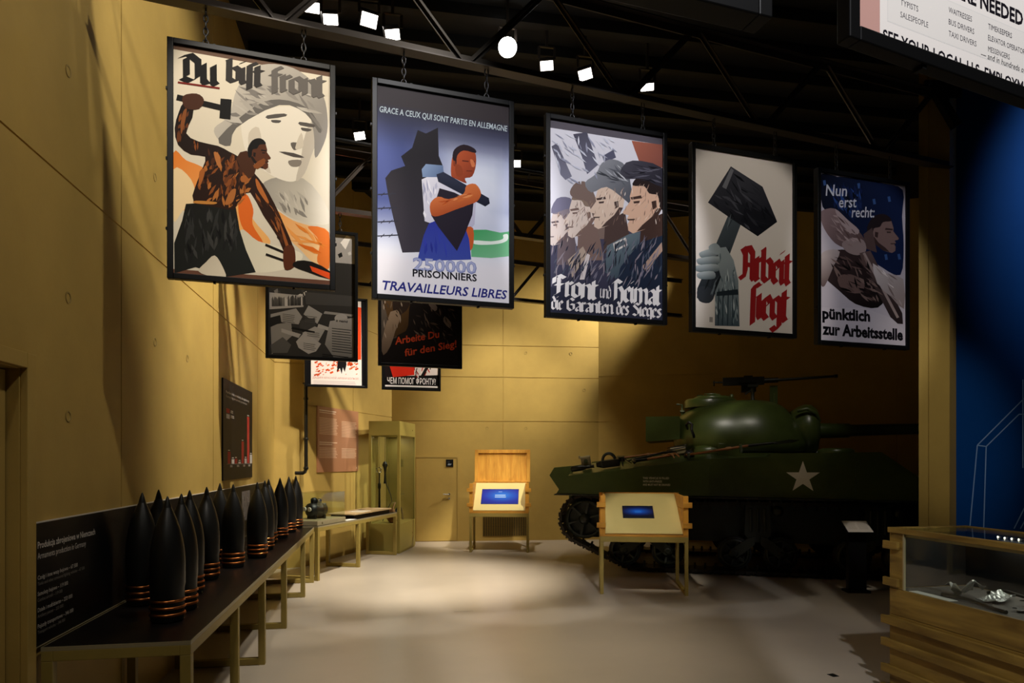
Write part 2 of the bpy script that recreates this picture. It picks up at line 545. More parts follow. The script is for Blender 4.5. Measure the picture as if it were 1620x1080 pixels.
class Art:
    """a flat print w x h (m); shapes are given in the units of quad (its TL, TR, BR, BL corners)"""
    def __init__(s, w, h, quad=None, step=0.000025):
        s.w, s.h, s.step, s.k = w, h, step, 0
        s.v, s.f, s.c = [], [], []
        q = quad or [(0, h), (w, h), (w, 0), (0, 0)]
        dst = [(0, h), (w, h), (w, 0), (0, 0)]
        import numpy as np
        A, b = [], []
        for (x, y), (u, v) in zip(q, dst):
            A.append([x, y, 1, 0, 0, 0, -u * x, -u * y]); b.append(u)
            A.append([0, 0, 0, x, y, 1, -v * x, -v * y]); b.append(v)
        g = np.linalg.solve(np.array(A, float), np.array(b, float))
        s.g = list(g) + [1.0]

    def T(s, p):
        g, (x, y) = s.g, p
        d = g[6] * x + g[7] * y + g[8]
        return ((g[0] * x + g[1] * y + g[2]) / d, (g[3] * x + g[4] * y + g[5]) / d)

    def clip(s, p):
        return (min(max(p[0], 0.0), s.w), min(max(p[1], 0.0), s.h))

    def raw(s, pts, tris, cols):
        b = len(s.v)
        z = s.k * s.step
        s.v += [(x, -z, y) for x, y in pts]
        for t in tris:
            s.f.append(tuple(b + i for i in t))
            s.c.append([cols[i] for i in t])

    def fill(s, f, nx=10, ny=14):
        """background; f(u, v) with u right and v down, 0..1 -> colour"""
        pts = [(s.w * i / nx, s.h * (1 - j / ny)) for j in range(ny + 1) for i in range(nx + 1)]
        cols = [lin(f(i / nx, j / ny)) for j in range(ny + 1) for i in range(nx + 1)]
        n = nx + 1
        q = [(j * n + i, (j + 1) * n + i, (j + 1) * n + i + 1, j * n + i + 1) for j in range(ny) for i in range(nx)]
        s.raw(pts, q, cols)
        s.k += 1

    def poly(s, pts, c0, c1=None, axis=None, smooth=0):
        """c0 -> c1 blends along axis ((x0,y0),(x1,y1)), given in the same units as pts"""
        if smooth:
            pts = catmull(pts, smooth)
        tp = [s.clip(s.T(p)) for p in pts]
        tris = tessellate_polygon([[Vector((x, y, 0)) for x, y in tp]])
        a = lin(c0)
        if c1 is None:
            cols = [a] * len(tp)
        else:
            b = lin(c1)
            (x0, y0), (x1, y1) = axis
            L = (x1 - x0) ** 2 + (y1 - y0) ** 2
            cols = []
            for x, y in pts:
                t = min(1, max(0, ((x - x0) * (x1 - x0) + (y - y0) * (y1 - y0)) / L))
                cols.append(tuple(a[i] * (1 - t) + b[i] * t for i in range(3)))
        s.raw(tp, tris, cols)
        s.k += 1

    def line(s, p, q, wd, c):
        dx, dy = q[0] - p[0], q[1] - p[1]
        L = math.hypot(dx, dy) or 1
        nx, ny = -dy / L * wd / 2, dx / L * wd / 2
        s.poly([(p[0] + nx, p[1] + ny), (q[0] + nx, q[1] + ny), (q[0] - nx, q[1] - ny), (p[0] - nx, p[1] - ny)], c)

    def blob(s, cx, cy, rx, ry, c, c1=None, ang=0):
        ca, sa = math.cos(ang), math.sin(ang)
        pts = []
        for i in range(18):
            t = 2 * math.pi * i / 18
            x, y = rx * math.cos(t), ry * math.sin(t)
            pts.append((cx + x * ca - y * sa, cy + x * sa + y * ca))
        s.poly(pts, c, c1, ((cx, cy - ry), (cx, cy + ry)) if c1 else None)

    def _place(s, p0, p1, hgt, unit_w, unit_h, shear):
        a, b = s.T(p0), s.T(p1)
        ex = Vector((b[0] - a[0], b[1] - a[1]))
        L = ex.length
        ex.normalize()
        ey = Vector((-ex.y, ex.x))
        m = s.T((p0[0], p0[1] - hgt))
        H = math.hypot(m[0] - a[0], m[1] - a[1])
        sx, sy = L / unit_w, H / unit_h
        def f(x, y):
            return (a[0] + ex.x * (x * sx + shear * y * sy) + ey.x * y * sy, a[1] + ex.y * (x * sx + shear * y * sy) + ey.y * y * sy)
        return f

    def text(s, body, p0, p1, hgt, col, bold=0.0, shear=0.0):
        """sans lettering; baseline p0 -> p1, capitals hgt tall at p0"""
        vs, ts, x0, x1 = text_mesh(body, bold)
        f = s._place(p0, p1, hgt, x1 - x0, 0.73, shear)
        s.raw([f(x - x0, y) for x, y in vs], ts, [lin(col)] * len(vs))
        s.k += 1

    def pen(s, body, p0, p1, hgt, col, nib=(.11, .085), shear=0.0):
        """broad-pen lettering; x-height hgt at p0"""
        wd = sum(PEN[ch][0] for ch in body) + 2 * nib[0]
        wd -= PEN[body[-1]][0] - max([x for ln in PEN[body[-1]][1] for x, _ in ln] or [0])
        f = s._place(p0, p1, hgt, wd, 1.0, shear)
        x = nib[0]
        k0, q = s.k, 0
        for ch in body:
            adv, lines = PEN[ch]
            for ln in lines:
                for i in range(len(ln) - 1):
                    hp = hull((x + ln[i][0], ln[i][1]), (x + ln[i + 1][0], ln[i + 1][1]), nib)
                    tp = [f(*h_) for h_ in hp]
                    s.k = k0 + (q % 11) * 0.6
                    q += 1
                    s.raw(tp, [tuple(range(len(tp)))], [lin(col)] * len(tp))
            x += adv
        s.k = k0 + 8

    def strokes(s, pts, cols, n, ln, wd, ang, jit=0.35, seed=1):
        """brush marks whose middles lie inside the outline pts"""
        rg = random.Random(seed)
        xs, ys = [p[0] for p in pts], [p[1] for p in pts]
        def inside(x, y):
            c, j = False, len(pts) - 1
            for i in range(len(pts)):
                (xi, yi), (xj, yj) = pts[i], pts[j]
                if (yi > y) != (yj > y) and x < (xj - xi) * (y - yi) / (yj - yi) + xi:
                    c = not c
                j = i
            return c
        k0 = s.k
        for i in range(n):
            x, y = rg.uniform(min(xs), max(xs)), rg.uniform(min(ys), max(ys))
            L = ln * rg.uniform(.5, 1.2)
            t = ang + rg.uniform(-jit, jit)
            dx, dy = math.cos(t) * L / 2, math.sin(t) * L / 2
            if not (inside(x - dx * .8, y - dy * .8) and inside(x + dx * .8, y + dy * .8)):
                continue
            w_ = wd * rg.uniform(.5, 1.2) / 2
            nx, ny = -math.sin(t) * w_, math.cos(t) * w_
            s.k = k0 + (i % 9) * 0.6
            s.poly([(x - dx, y - dy), (x - dx * .3 + nx, y - dy * .3 + ny), (x + dx * .5 + nx * .8, y + dy * .5 + ny * .8), (x + dx, y + dy), (x + dx * .2 - nx, y + dy * .2 - ny)], rg.choice(cols))
        s.k = k0 + 6

    def bars(s, x0, y0, x1, n, dy, th, col, rag=0.12, slope=0.0):
        """lines of print too small to read"""
        for i in range(n):
            e = x1 - (x1 - x0) * rag * random.random()
            y = y0 + i * dy
            s.poly([(x0, y), (e, y + slope * (e - x0)), (e, y + th + slope * (e - x0)), (x0, y + th)], col)
            s.k -= 1
        s.k += 1

    def build(s, name, parent, mt=None, at=(0, 0, 0)):
        me = bpy.data.meshes.new(name)
        me.from_pydata([(x + at[0], y + at[1], z + at[2]) for x, y, z in s.v], [], s.f)
        ca = me.color_attributes.new('Col', 'FLOAT_COLOR', 'CORNER')
        flat = []
        for poly, cs in zip(me.polygons, s.c):
            for c in cs:
                flat += [c[0], c[1], c[2], 1.0]
        ca.data.foreach_set('color', flat)
        me.materials.append(mt or M['print'])
        me.update()
        o = bpy.data.objects.new(name, me)
        COL.objects.link(o)
        o.parent = parent
        return o

# ------------------------------------------------------------------ the setting
XW = -1.77                                   # face of the left wall
P_A = Vector((XW, 11.48))                    # end of the left wall
P_B = Vector((-1.335, 11.66))
P_C = Vector((0.114, 14.88))                 # corner of the slanted wall and the back wall
P_D = Vector((4.62, 14.52))                  # where the back wall meets the wall behind the tank
P_E = C(11.0, 13.0).to_2d()
HC = 7.0


def flat(name, x0, y0, z0, x1, y1, z1, m):
    return tag(MB().box(x0, y0, z0, x1, y1, z1).build(name, m), kind='structure')


flat('floor', -4.5, -4, -0.12, 13.5, 17.5, 0, M['floor'])
c_ = MB().box(-4.5, -4, HC, 13.5, 17.5, HC + 0.12)
tag(c_.build('ceiling', M['ceil']), kind='structure')
# ribs of the black roof deck and the lamp battens under it
rb = MB()
for i in range(18):
    y = 3.0 + i * 0.6
    rb.box(-1.7, y, HC - 0.14, 9.0, y + 0.12, HC - 0.001)
tag(rb.build('trim_1', M['ceil']), kind='structure')


def slab_wall(name, p, q, zs, us, thick=0.3, holes=(), m='wall', h=HC):
    """cast concrete wall from p to q (its face on the left of p->q is the room side); 12 mm joints at heights zs and lengths us"""
    p, q = Vector(p), Vector(q)
    d = (q - p)
    L = d.length
    d.normalize()
    n = Vector((d.y, -d.x))          # towards the room
    mb = MB()
    mb.xf = Matrix(((d.x, -n.x, 0, p.x), (d.y, -n.y, 0, p.y), (0, 0, 1, 0), (0, 0, 0, 1)))
    g = 0.006
    uu = [0] + [u for u in us if 0 < u < L] + [L]
    zz = [0] + list(zs) + [h]
    for i in range(len(uu) - 1):
        for j in range(len(zz) - 1):
            u0, u1, z0, z1 = uu[i] + (g if i else 0), uu[i + 1] - (g if i < len(uu) - 2 else 0), zz[j] + (g if j else 0), zz[j + 1] - (g if j < len(zz) - 2 else 0)
            hit = [hh for hh in holes if hh[0] < u1 and hh[1] > u0 and hh[2] > z0]
            if hit:
                a, b, t = hit[0]
                a, b = max(a, u0), min(b, u1)
                if a > u0:
                    mb.box(u0, 0, z0, a, 0.012, z1)
                if b < u1:
                    mb.box(b, 0, z0, u1, 0.012, z1)
                if t < z1:
                    mb.box(a, 0, t, b, 0.012, z1)
            else:
                mb.box(u0, 0, z0, u1, 0.012, z1)
    if holes:
        a, b, t = holes[0]
        mb.box(0, 0.012, 0, a, thick, h)
        mb.box(a, 0.012, t, b, thick, h)
        mb.box(b, 0.012, 0, L, thick, h)
        mb.box(a, 0.10, 0, b, thick, t)
    else:
        mb.box(0, 0.012, 0, L, thick, h)
    o = mb.build(name, M[m])
    tag(o, kind='structure')
    return o, mb.xf


wl, xfl = slab_wall('wall_left', (XW, -3.0), P_A, [3.33], [8.04, 10.54, 13.04], holes=[(5.6, 6.726, 2.2)])
# cast-in tie holes, plugged
def plugs(pts, xf, parent):
    for u, z in pts:
        mb = MB()
        mb.xf = xf
        prof = [(0.034, 0.0), (0.034, -0.004), (0.026, -0.004), (0.022, 0.004), (0.0005, 0.004)]
        vs, fs = [], []
        n = 16
        for r, h in prof:
            for k in range(n):
                t = 2 * math.pi * k / n
                vs.append((u + r * math.cos(t), h, z + r * math.sin(t)))
        for i in range(len(prof) - 1):
            for k in range(n):
                fs.append((i * n + k, i * n + (k + 1) % n, (i + 1) * n + (k + 1) % n, (i + 1) * n + k))
        mb.add(vs, fs)
        mb.build('tie_plug', M['plug'], parent)
plugs([(7.25, 2.0), (7.25, 2.67), (7.25, 3.95), (8.72, 2.67), (8.72, 3.95), (9.6, 3.95), (9.6, 2.67)], xfl, wl)

slab_wall('wall_corner', P_A, P_B, [3.33], [])
wb, xfb = slab_wall('wall_slanted', P_B, P_C, [2.67, 4.32], [1.75])
wc, xfc = slab_wall('wall_back', P_C, P_D, [2.6, 3.56, 4.25], [2.4])
plugs([(2.05, 2.45), (2.9, 2.45), (2.9, 4.1), (3.9, 4.1), (4.2, 3.3)], xfc, wc)
slab_wall('wall_behind_tank', P_D, P_E, [2.6, 3.6], [3.0, 6.0])

# doorway in the left wall: leaf, casing
d1 = MB()
d1.box(XW - 0.099, 2.62, 0.005, XW - 0.055, 3.715, 2.19)
dd = tag(d1.build('door_1', M['wall']), kind='structure')
tr = MB()
tr.box(XW + 0.0005, 3.735, 0, XW + 0.035, 3.82, 2.28)
tr.box(XW + 0.0005, 2.5, 2.205, XW + 0.035, 3.735, 2.28)
tag(tr.build('trim_2', M['wall'], bevel=0.003), kind='structure')

# flush service door in the back wall
dw = (P_D - P_C).normalized()
ang_c = math.atan2(dw.y, dw.x)
def on_back(px):
    """distance along the back wall seen at column px"""
    a = (px - 810) / FOC
    r = C(a, 1).to_2d()
    A = Matrix(((r.x, -dw.x), (r.y, -dw.y)))
    t = A.inverted() @ P_C
    return t.y
u0, u1 = on_back(658), on_back(723)
dr = MB()
dr.box(u0, -0.016, 0.01, u1, -0.001, 1.80)
door = tag(dr.build('door_2', M['wall'], loc=(P_C.x, P_C.y, 0), rot=ang_c, bevel=0.003), kind='structure')
fr = MB()
for a, b, z0, z1 in ((u1 + 0.006, u1 + 0.05, 0, 1.86), (u0 - 0.05, u1 + 0.006, 1.81, 1.86)):
    fr.box(a, -0.022, z0, b, -0.001, z1)
fr.build('door_frame', M['wall'], door)
hd = MB()
uh = u1 - 0.17
hd.lathe([(0.025, -0.03), (0.025, -0.016)], 14, 'y', (uh, 0, 1.02))
hd.lathe([(0.011, -0.07), (0.011, -0.03)], 10, 'y', (uh, 0, 1.02))
hd.tube([(uh, -0.07, 1.02), (uh - 0.13, -0.07, 1.02)], 0.011)
hd.lathe([(0.022, -0.03), (0.022, -0.016)], 14, 'y', (uh, 0, 0.93))
tag(hd.build('door_handle', M['chrome'], door), 'chrome lever handle')
sg = MB()
sg.box(uh - 0.07, -0.028, 1.61, uh + 0.09, -0.016, 1.77)
s_ = tag(sg.build('door_sign', M['panelblack'], door), 'small dark square sign')
a = Art(0.15, 0.15)
a.poly([(.03, .03), (.09, .03), (.12, .06), (.05, .07)], '#8f9aa4')
a.poly([(.03, .1), (.08, .1), (.08, .105), (.03, .105)], '#6d767e')
a.build('sign_print', s_, at=(uh - 0.065, -0.0285, 1.615))

# end of the partition beside the tank, and the blue printed wall to its right
co = MB()
q = [C(3.575, 6.0), C(3.66, 6.005), C(3.664, 6.02), C(3.668, 6.005), C(3.865, 6.03), C(4.06, 6.24), C(4.06, 6.6), C(3.97, 6.6)]
co.prism([(p.x, p.y) for p in q], 0, HC, 'xy')
tag(co.build('pillar', M['wall']), kind='structure')
b0, b1 = C(4.065, 6.3), C(7.4, 5.9)
bd = (b1 - b0).normalized()
bw = MB()
bw.box(0, 0, 0, (b1 - b0).length, 0.2, HC)
ang_b = math.atan2(bd.y, bd.x)
blue = tag(bw.build('wall_right', M['blue'], loc=b0, rot=ang_b), kind='structure')
# white line drawing printed on it
def bluep(px, py):
    a = (px - 810) / FOC
    r = C(a, 1)
    A = Matrix(((r.x, -bd.x), (r.y, -bd.y)))
    t = A.inverted() @ Vector((b0.x, b0.y))
    return (t.y, EYE + (HOR - py) * t.x / FOC)
la = Art(3.3, 6.0)
for pts in ([(1534, 836), (1546, 704), (1640, 610)], [(1556, 836), (1560, 706), (1612, 655), (1640, 655)], [(1546, 704), (1560, 706)],
            [(1618, 600), (1618, 740)], [(1604, 836), (1622, 800), (1640, 770)], [(1614, 836), (1640, 790)]):
    for i in range(len(pts) - 1):
        la.line(bluep(*pts[i]), bluep(*pts[i + 1]), 0.010, '#7fa4d4')
        la.k -= 1
la.build('line_drawing', blue, M['printmatte'], at=(0, -0.002, 0))

# floor socket
fs = MB()
p = F(1318, 1068)
fs.box(-0.03, -0.035, 0.0005, 0.03, 0.035, 0.003)
tag(fs.build('floor_socket', M['black'], loc=(p.x, p.y, 0), rot=0.1), 'small black square floor socket flush in the grey concrete floor', 'socket')
p = F(733, 966)
fs = MB()
fs.box(-0.11, -0.035, 0.0005, 0.11, 0.035, 0.0025)
tag(fs.build('floor_cover', M['floor'], loc=(p.x, p.y, 0), rot=0.05), 'thin grey rectangular cover plate in the middle of the floor', 'cover plate')

# ------------------------------------------------------------------ lamps on the ceiling grid
def spotlight(px, py, aim, label, sz=(0.19, 0.15), hot=False, z=6.45):
    Y = (z - EYE) * FOC / (HOR - py)
    p = D(px, py, Y)
    t = thing('stage_spotlight', label, 'spotlight', p, 0, 'spotlights under the black ceiling')
    dv = (C(*aim) - p).normalized()
    qq = dv.to_track_quat('-Z', 'Y').to_matrix().to_4x4() @ Matrix.Rotation(random.uniform(-.28, .28), 4, 'Z')
    wx, wy = sz[0] * .78, sz[1] * .66
    b = MB(); b.xf = qq
    b.box(-wx / 2 - .012, -wy / 2 - .012, 0.004, wx / 2 + .012, wy / 2 + .012, 0.16)
    b.box(-wx / 2 + .03, -wy / 2 + .02, 0.16, wx / 2 - .03, wy / 2 - .02, 0.20)
    b.build('housing', M['lampbody'], t, bevel=0.01)
    l = MB(); l.xf = qq
    if hot:
        l.lathe([(0.001, -0.012), (0.07, -0.01), (0.105, -0.002), (0.105, 0.003)], 20)
    else:
        l.box(-wx / 2, -wy / 2, -0.004, wx / 2, wy / 2, 0.003)
    tag(l.build('lens', M['lenshot' if hot else 'lens'], t), 'glowing white lens')
    y = MB()
    y.bar((0, 0, 0.22), (0, 0, HC - p.z - 0.001), 0.03, 0.03)
    y.bar((-wx / 2 - .02, 0, 0.22), (wx / 2 + .02, 0, 0.22), 0.03, 0.012)
    for s in (-1, 1):
        y.bar((s * (wx / 2 + .02), 0, 0.08), (s * (wx / 2 + .02), 0, 0.22), 0.03, 0.008)
    y.build('yoke', M['steel'], t)
    return t


AIMF = (0.4, 2.0, 1.2)
for px, py, kw, lab in (
        (494, 12, {'z': 6.7}, 'triangular lit spotlight half hidden by the truss brace above the first poster'),
        (523, 31, {}, 'lit rectangular spotlight just right of the brace above the first poster'),
        (584, 32, {'sz': (0.22, 0.2), 'z': 6.62}, 'taller lit spotlight in the middle of the upper ceiling cluster'),
        (621, 55, {'z': 6.3}, 'lit spotlight lowest right of the upper ceiling cluster'),
        (803, 75, {'hot': True}, 'brightest round spotlight with a glare above the second truss bay'),
        (865, 104, {}, 'lit spotlight just right of the brightest round one'),
        (926, 118, {'sz': (0.2, 0.17)}, 'lit spotlight beside the descending truss brace above the third poster'),
        (1024, 138, {'sz': (0.2, 0.12)}, 'lit spotlight behind the rising brace above the third poster'),
        (569, 215, {}, 'single lit spotlight seen in the gap between the first two posters'),
        (816, 259, {}, 'lit spotlight peeping out at the right edge of the second poster')):
    spotlight(px, py, AIMF, lab, **kw)

# ------------------------------------------------------------------ trusses
TR = 0.328                                     # the trusses run at this slope in the lens frame
TA = math.atan(TR) - YAW                       # their direction in the room


def on_truss(px, k):
    a = (px - 810) / FOC
    Y = k / (1 - TR * a)
    return a * Y, Y


K1, K2, K3, K0 = 4.765, 8.227, 11.82, 1.30


def truss(k, x0, x1, zb, zt, slope, nodes, label, anchor):
    """chords from lens-frame X x0 to x1; zb/zt chord heights at X = 0; nodes: X of the lower panel points"""
    o0 = C(anchor, k + TR * anchor)
    t = thing('roof_truss', label, 'truss', (o0.x, o0.y, 0), TA, 'steel trusses the posters hang from')
    cs = math.sqrt(1 + TR * TR)
    U = lambda X: (X - anchor) * cs
    zb_ = lambda X: zb - slope * (X - anchor)
    zt_ = lambda X: zt - slope * (X - anchor)
    for nm, zz, sgn in (('bottom_chord', zb_, 1), ('top_chord', zt_, -1)):
        b = MB()
        p, q_ = (U(x0), 0, zz(x0)), (U(x1), 0, zz(x1))
        # tee of two angles: flange and web
        b.bar(p, q_, 0.09, 0.009)
        b.bar((p[0], 0, p[2] + sgn * 0.03), (q_[0], 0, q_[2] + sgn * 0.03), 0.012, 0.06)
        b.build(nm, M['steel'], t)
    step = nodes[1] - nodes[0]
    for i, X in enumerate(nodes):
        for sg_ in (-1, 1):
            X2 = X + sg_ * step * 0.5
            if x0 - 0.05 <= X2 <= x1 + 0.05:
                b = MB()
                e = 0.035 * sg_
                a_, c_2 = Vector((U(X) + e, 0, zb_(X) + 0.02)), Vector((U(X2) - e, 0, zt_(X2) - 0.02))
                b.bar(a_, c_2, 0.052, 0.007, up=(0, 1, 0) if False else (-(c_2 - a_).z, 0, (c_2 - a_).x))
                b.bar(a_, c_2, 0.007, 0.05, up=(-(c_2 - a_).z, 0, (c_2 - a_).x))
                b.build('diagonal_brace', M['steel'], t)
    return t


# bottom chord of the first truss: from the left wall to the partition end
n1 = [-1.679 * .87 - 1.147 * 1 + 1.147 * 0, -1.679 * .87, -.348 * .87, .971 * .87, 2.283 * .87, 3.592 * .87]
n1 = [-1.461 + 1.1475 * i for i in range(-0, 5)]
truss(K1, -2.30, 3.86, 4.486, 5.13, 0.030, n1, 'dark steel truss carrying the row of five large lit posters', -1.46)
truss(K2, -3.3, 3.4, 4.50, 5.20, 0.030, [-2.14 + 1.1475 * i for i in range(5)], 'dark steel truss behind carrying the collage poster and the dark brown poster', -1.76)
truss(K3, -2.62, 3.2, 4.56, 5.26, 0.02, [-2.35 + 1.1475 * i for i in range(5)], 'farthest dark steel truss carrying the two red posters by the back wall', -2.35)
# black conduit running along the second truss
cb = MB()
pa, pb_ = C(-3.0, K2 + TR * -3.0 - 0.12, 5.29), C(1.6, K2 + TR * 1.6 - 0.12, 5.17)
cb.tube([pa, pb_], 0.022)
for f in (0.2, 0.45, 0.7, 0.95):
    pm = pa.lerp(pb_, f)
    cb.bar((pm.x, pm.y + 0.0, pm.z), (pm.x - 0.02, pm.y + 0.13, pm.z - 0.10), 0.02, 0.01)
tag(cb.build('cable_conduit', M['black']), 'black cable conduit clamped along the second truss', 'conduit')

# fittings where the first truss meets the partition end
wl_ = MB()
pz = C(*on_truss(1488, K1)[:2], 0)
br = thing('truss_bracket', 'black slanting bracket on the mustard partition end under the near poster', 'bracket', C(3.70, 5.99, 0), -YAW)
b = MB()
b.bar((-0.06, -0.02, 5.02), (0.16, -0.02, 4.98), 0.05, 0.05)
b.bar((-0.02, -0.03, 5.0), (0.18, -0.03, 4.66), 0.06, 0.07)
b.build('arm', M['black'], br)
b = MB()
b.box(-0.08, -0.012, 4.93, 0.24, 0.006, 5.08)
b.build('wall_plate', M['black'], br)

# ------------------------------------------------------------------ posters
PW, PH, FB = 0.974, 1.44, 0.034


def chain_mesh(parent, x, z0, z1):
    b = MB()
    n = max(2, int(round((z1 - z0) / 0.042)))
    st = (z1 - z0) / n
    for i in range(n):
        zc = z0 + st * (i + 0.5)
        pts = []
        for k in range(12):
            t = 2 * math.pi * k / 12
            u, v = 0.013 * math.cos(t), (st * 0.66) * math.sin(t)
            pts.append((x + u, 0, zc + v) if i % 2 else (x, u, zc + v))
        b.tube(pts, 0.0042, 6, closed=True)
    return b.build('chain', M['chain'], parent)


def poster(label, k, X0, ztop, art, chain_z=None, rot=0.0, bolts=True, w=PW, h=PH, frame=FB, group='hanging wartime posters', depth=0.05):
    """X0: lens-frame X of the left edge; ztop: height of the top edge"""
    p = C(X0, k + TR * X0)
    t = thing('hanging_poster', label, 'poster', (p.x, p.y, ztop - h), TA + rot, group)
    f = MB()
    d = depth / 2
    f.box(0, -d, 0, frame, d, h); f.box(w - frame, -d, 0, w, d, h)
    f.box(frame, -d, 0, w - frame, d, frame); f.box(frame, -d, h - frame, w - frame, d, h)
    fo = f.build('frame', M['frame'], t, bevel=0.003)
    bk = MB().box(frame - .004, -0.008, frame - .004, w - frame + .004, 0.008, h - frame + .004)
    bo = bk.build('backing_board', M['frame'], t)
    art.build('printed_sheet', t, at=(frame, -0.0085, frame))
    if bolts:
        for (x, z) in ((.004, .3), (.004, .72), (.004, 1.14), (w - .004, .3), (w - .004, .72), (w - .004, 1.14), (.26, .004), (.72, .004), (.26, h - .004), (.72, h - .004)):
            m = MB()
            sx = -0.006 if x < .01 else (.006 if x > w - .01 else 0)
            sz = -0.006 if z < .01 else (.006 if z > h - .01 else 0)
            m.box(x + sx - .007, -.012, z + sz - .007, x + sx + .007, .012, z + sz + .007)
            m.build('bolt', M['frame'], fo)
    if chain_z:
        for x, zc in zip((0.21, 0.78), chain_z):
            m = MB()
            m.tube([(x + .016 * math.cos(2 * math.pi * q / 12), 0, h + 0.014 + .016 * math.sin(2 * math.pi * q / 12)) for q in range(12)], 0.004, 6, closed=True)
            m.build('ring_bolt', M['chain'], t)
            chain_mesh(t, x, h + 0.022, zc - ztop + h)
    return t


IW, IH = PW - 2 * FB, PH - 2 * FB


def profile(a, cx, cy, s, skin, dark, hair, light=None, flip=1, neck=True):
    """a plain head in side view; s = head height in the print's units"""
    P = lambda pts: [(cx + flip * x * s, cy + y * s) for x, y in pts]
    if neck:
        a.poly(P([(-.12, .3), (.28, .15), (.42, .95), (-.16, .95)]), dark)
    a.poly(P([(-.26, -.34), (-.31, -.16), (-.30, -.08), (-.43, .10), (-.42, .14), (-.33, .16), (-.36, .22), (-.32, .26), (-.35, .31), (-.34, .42), (-.26, .47),
              (-.04, .40), (.14, .24), (.24, .06), (.28, -.16), (.18, -.40), (-.06, -.48), (-.2, -.43)]), skin)
    a.poly(P([(-.30, -.14), (-.12, -.17), (-.10, -.12), (-.28, -.10)]), dark)
    a.poly(P([(-.25, -.07), (-.14, -.08), (-.15, -.04), (-.24, -.035)]), dark)
    a.poly(P([(-.36, .225), (-.22, .225), (-.24, .25), (-.34, .25)]), dark)
    a.poly(P([(-.04, .40), (.14, .24), (.24, .06), (.16, .05), (.06, .2), (-.1, .33), (-.2, .44)]), dark)
    a.poly(P([(.06, -.06), (.14, -.08), (.15, .04), (.08, .08)]), dark)
    if hair:
        a.poly(P([(-.26, -.34), (-.2, -.46), (-.04, -.53), (.18, -.46), (.33, -.2), (.3, .08), (.2, .04), (.17, -.16), (.02, -.2), (-.06, -.32)]), hair, smooth=3)


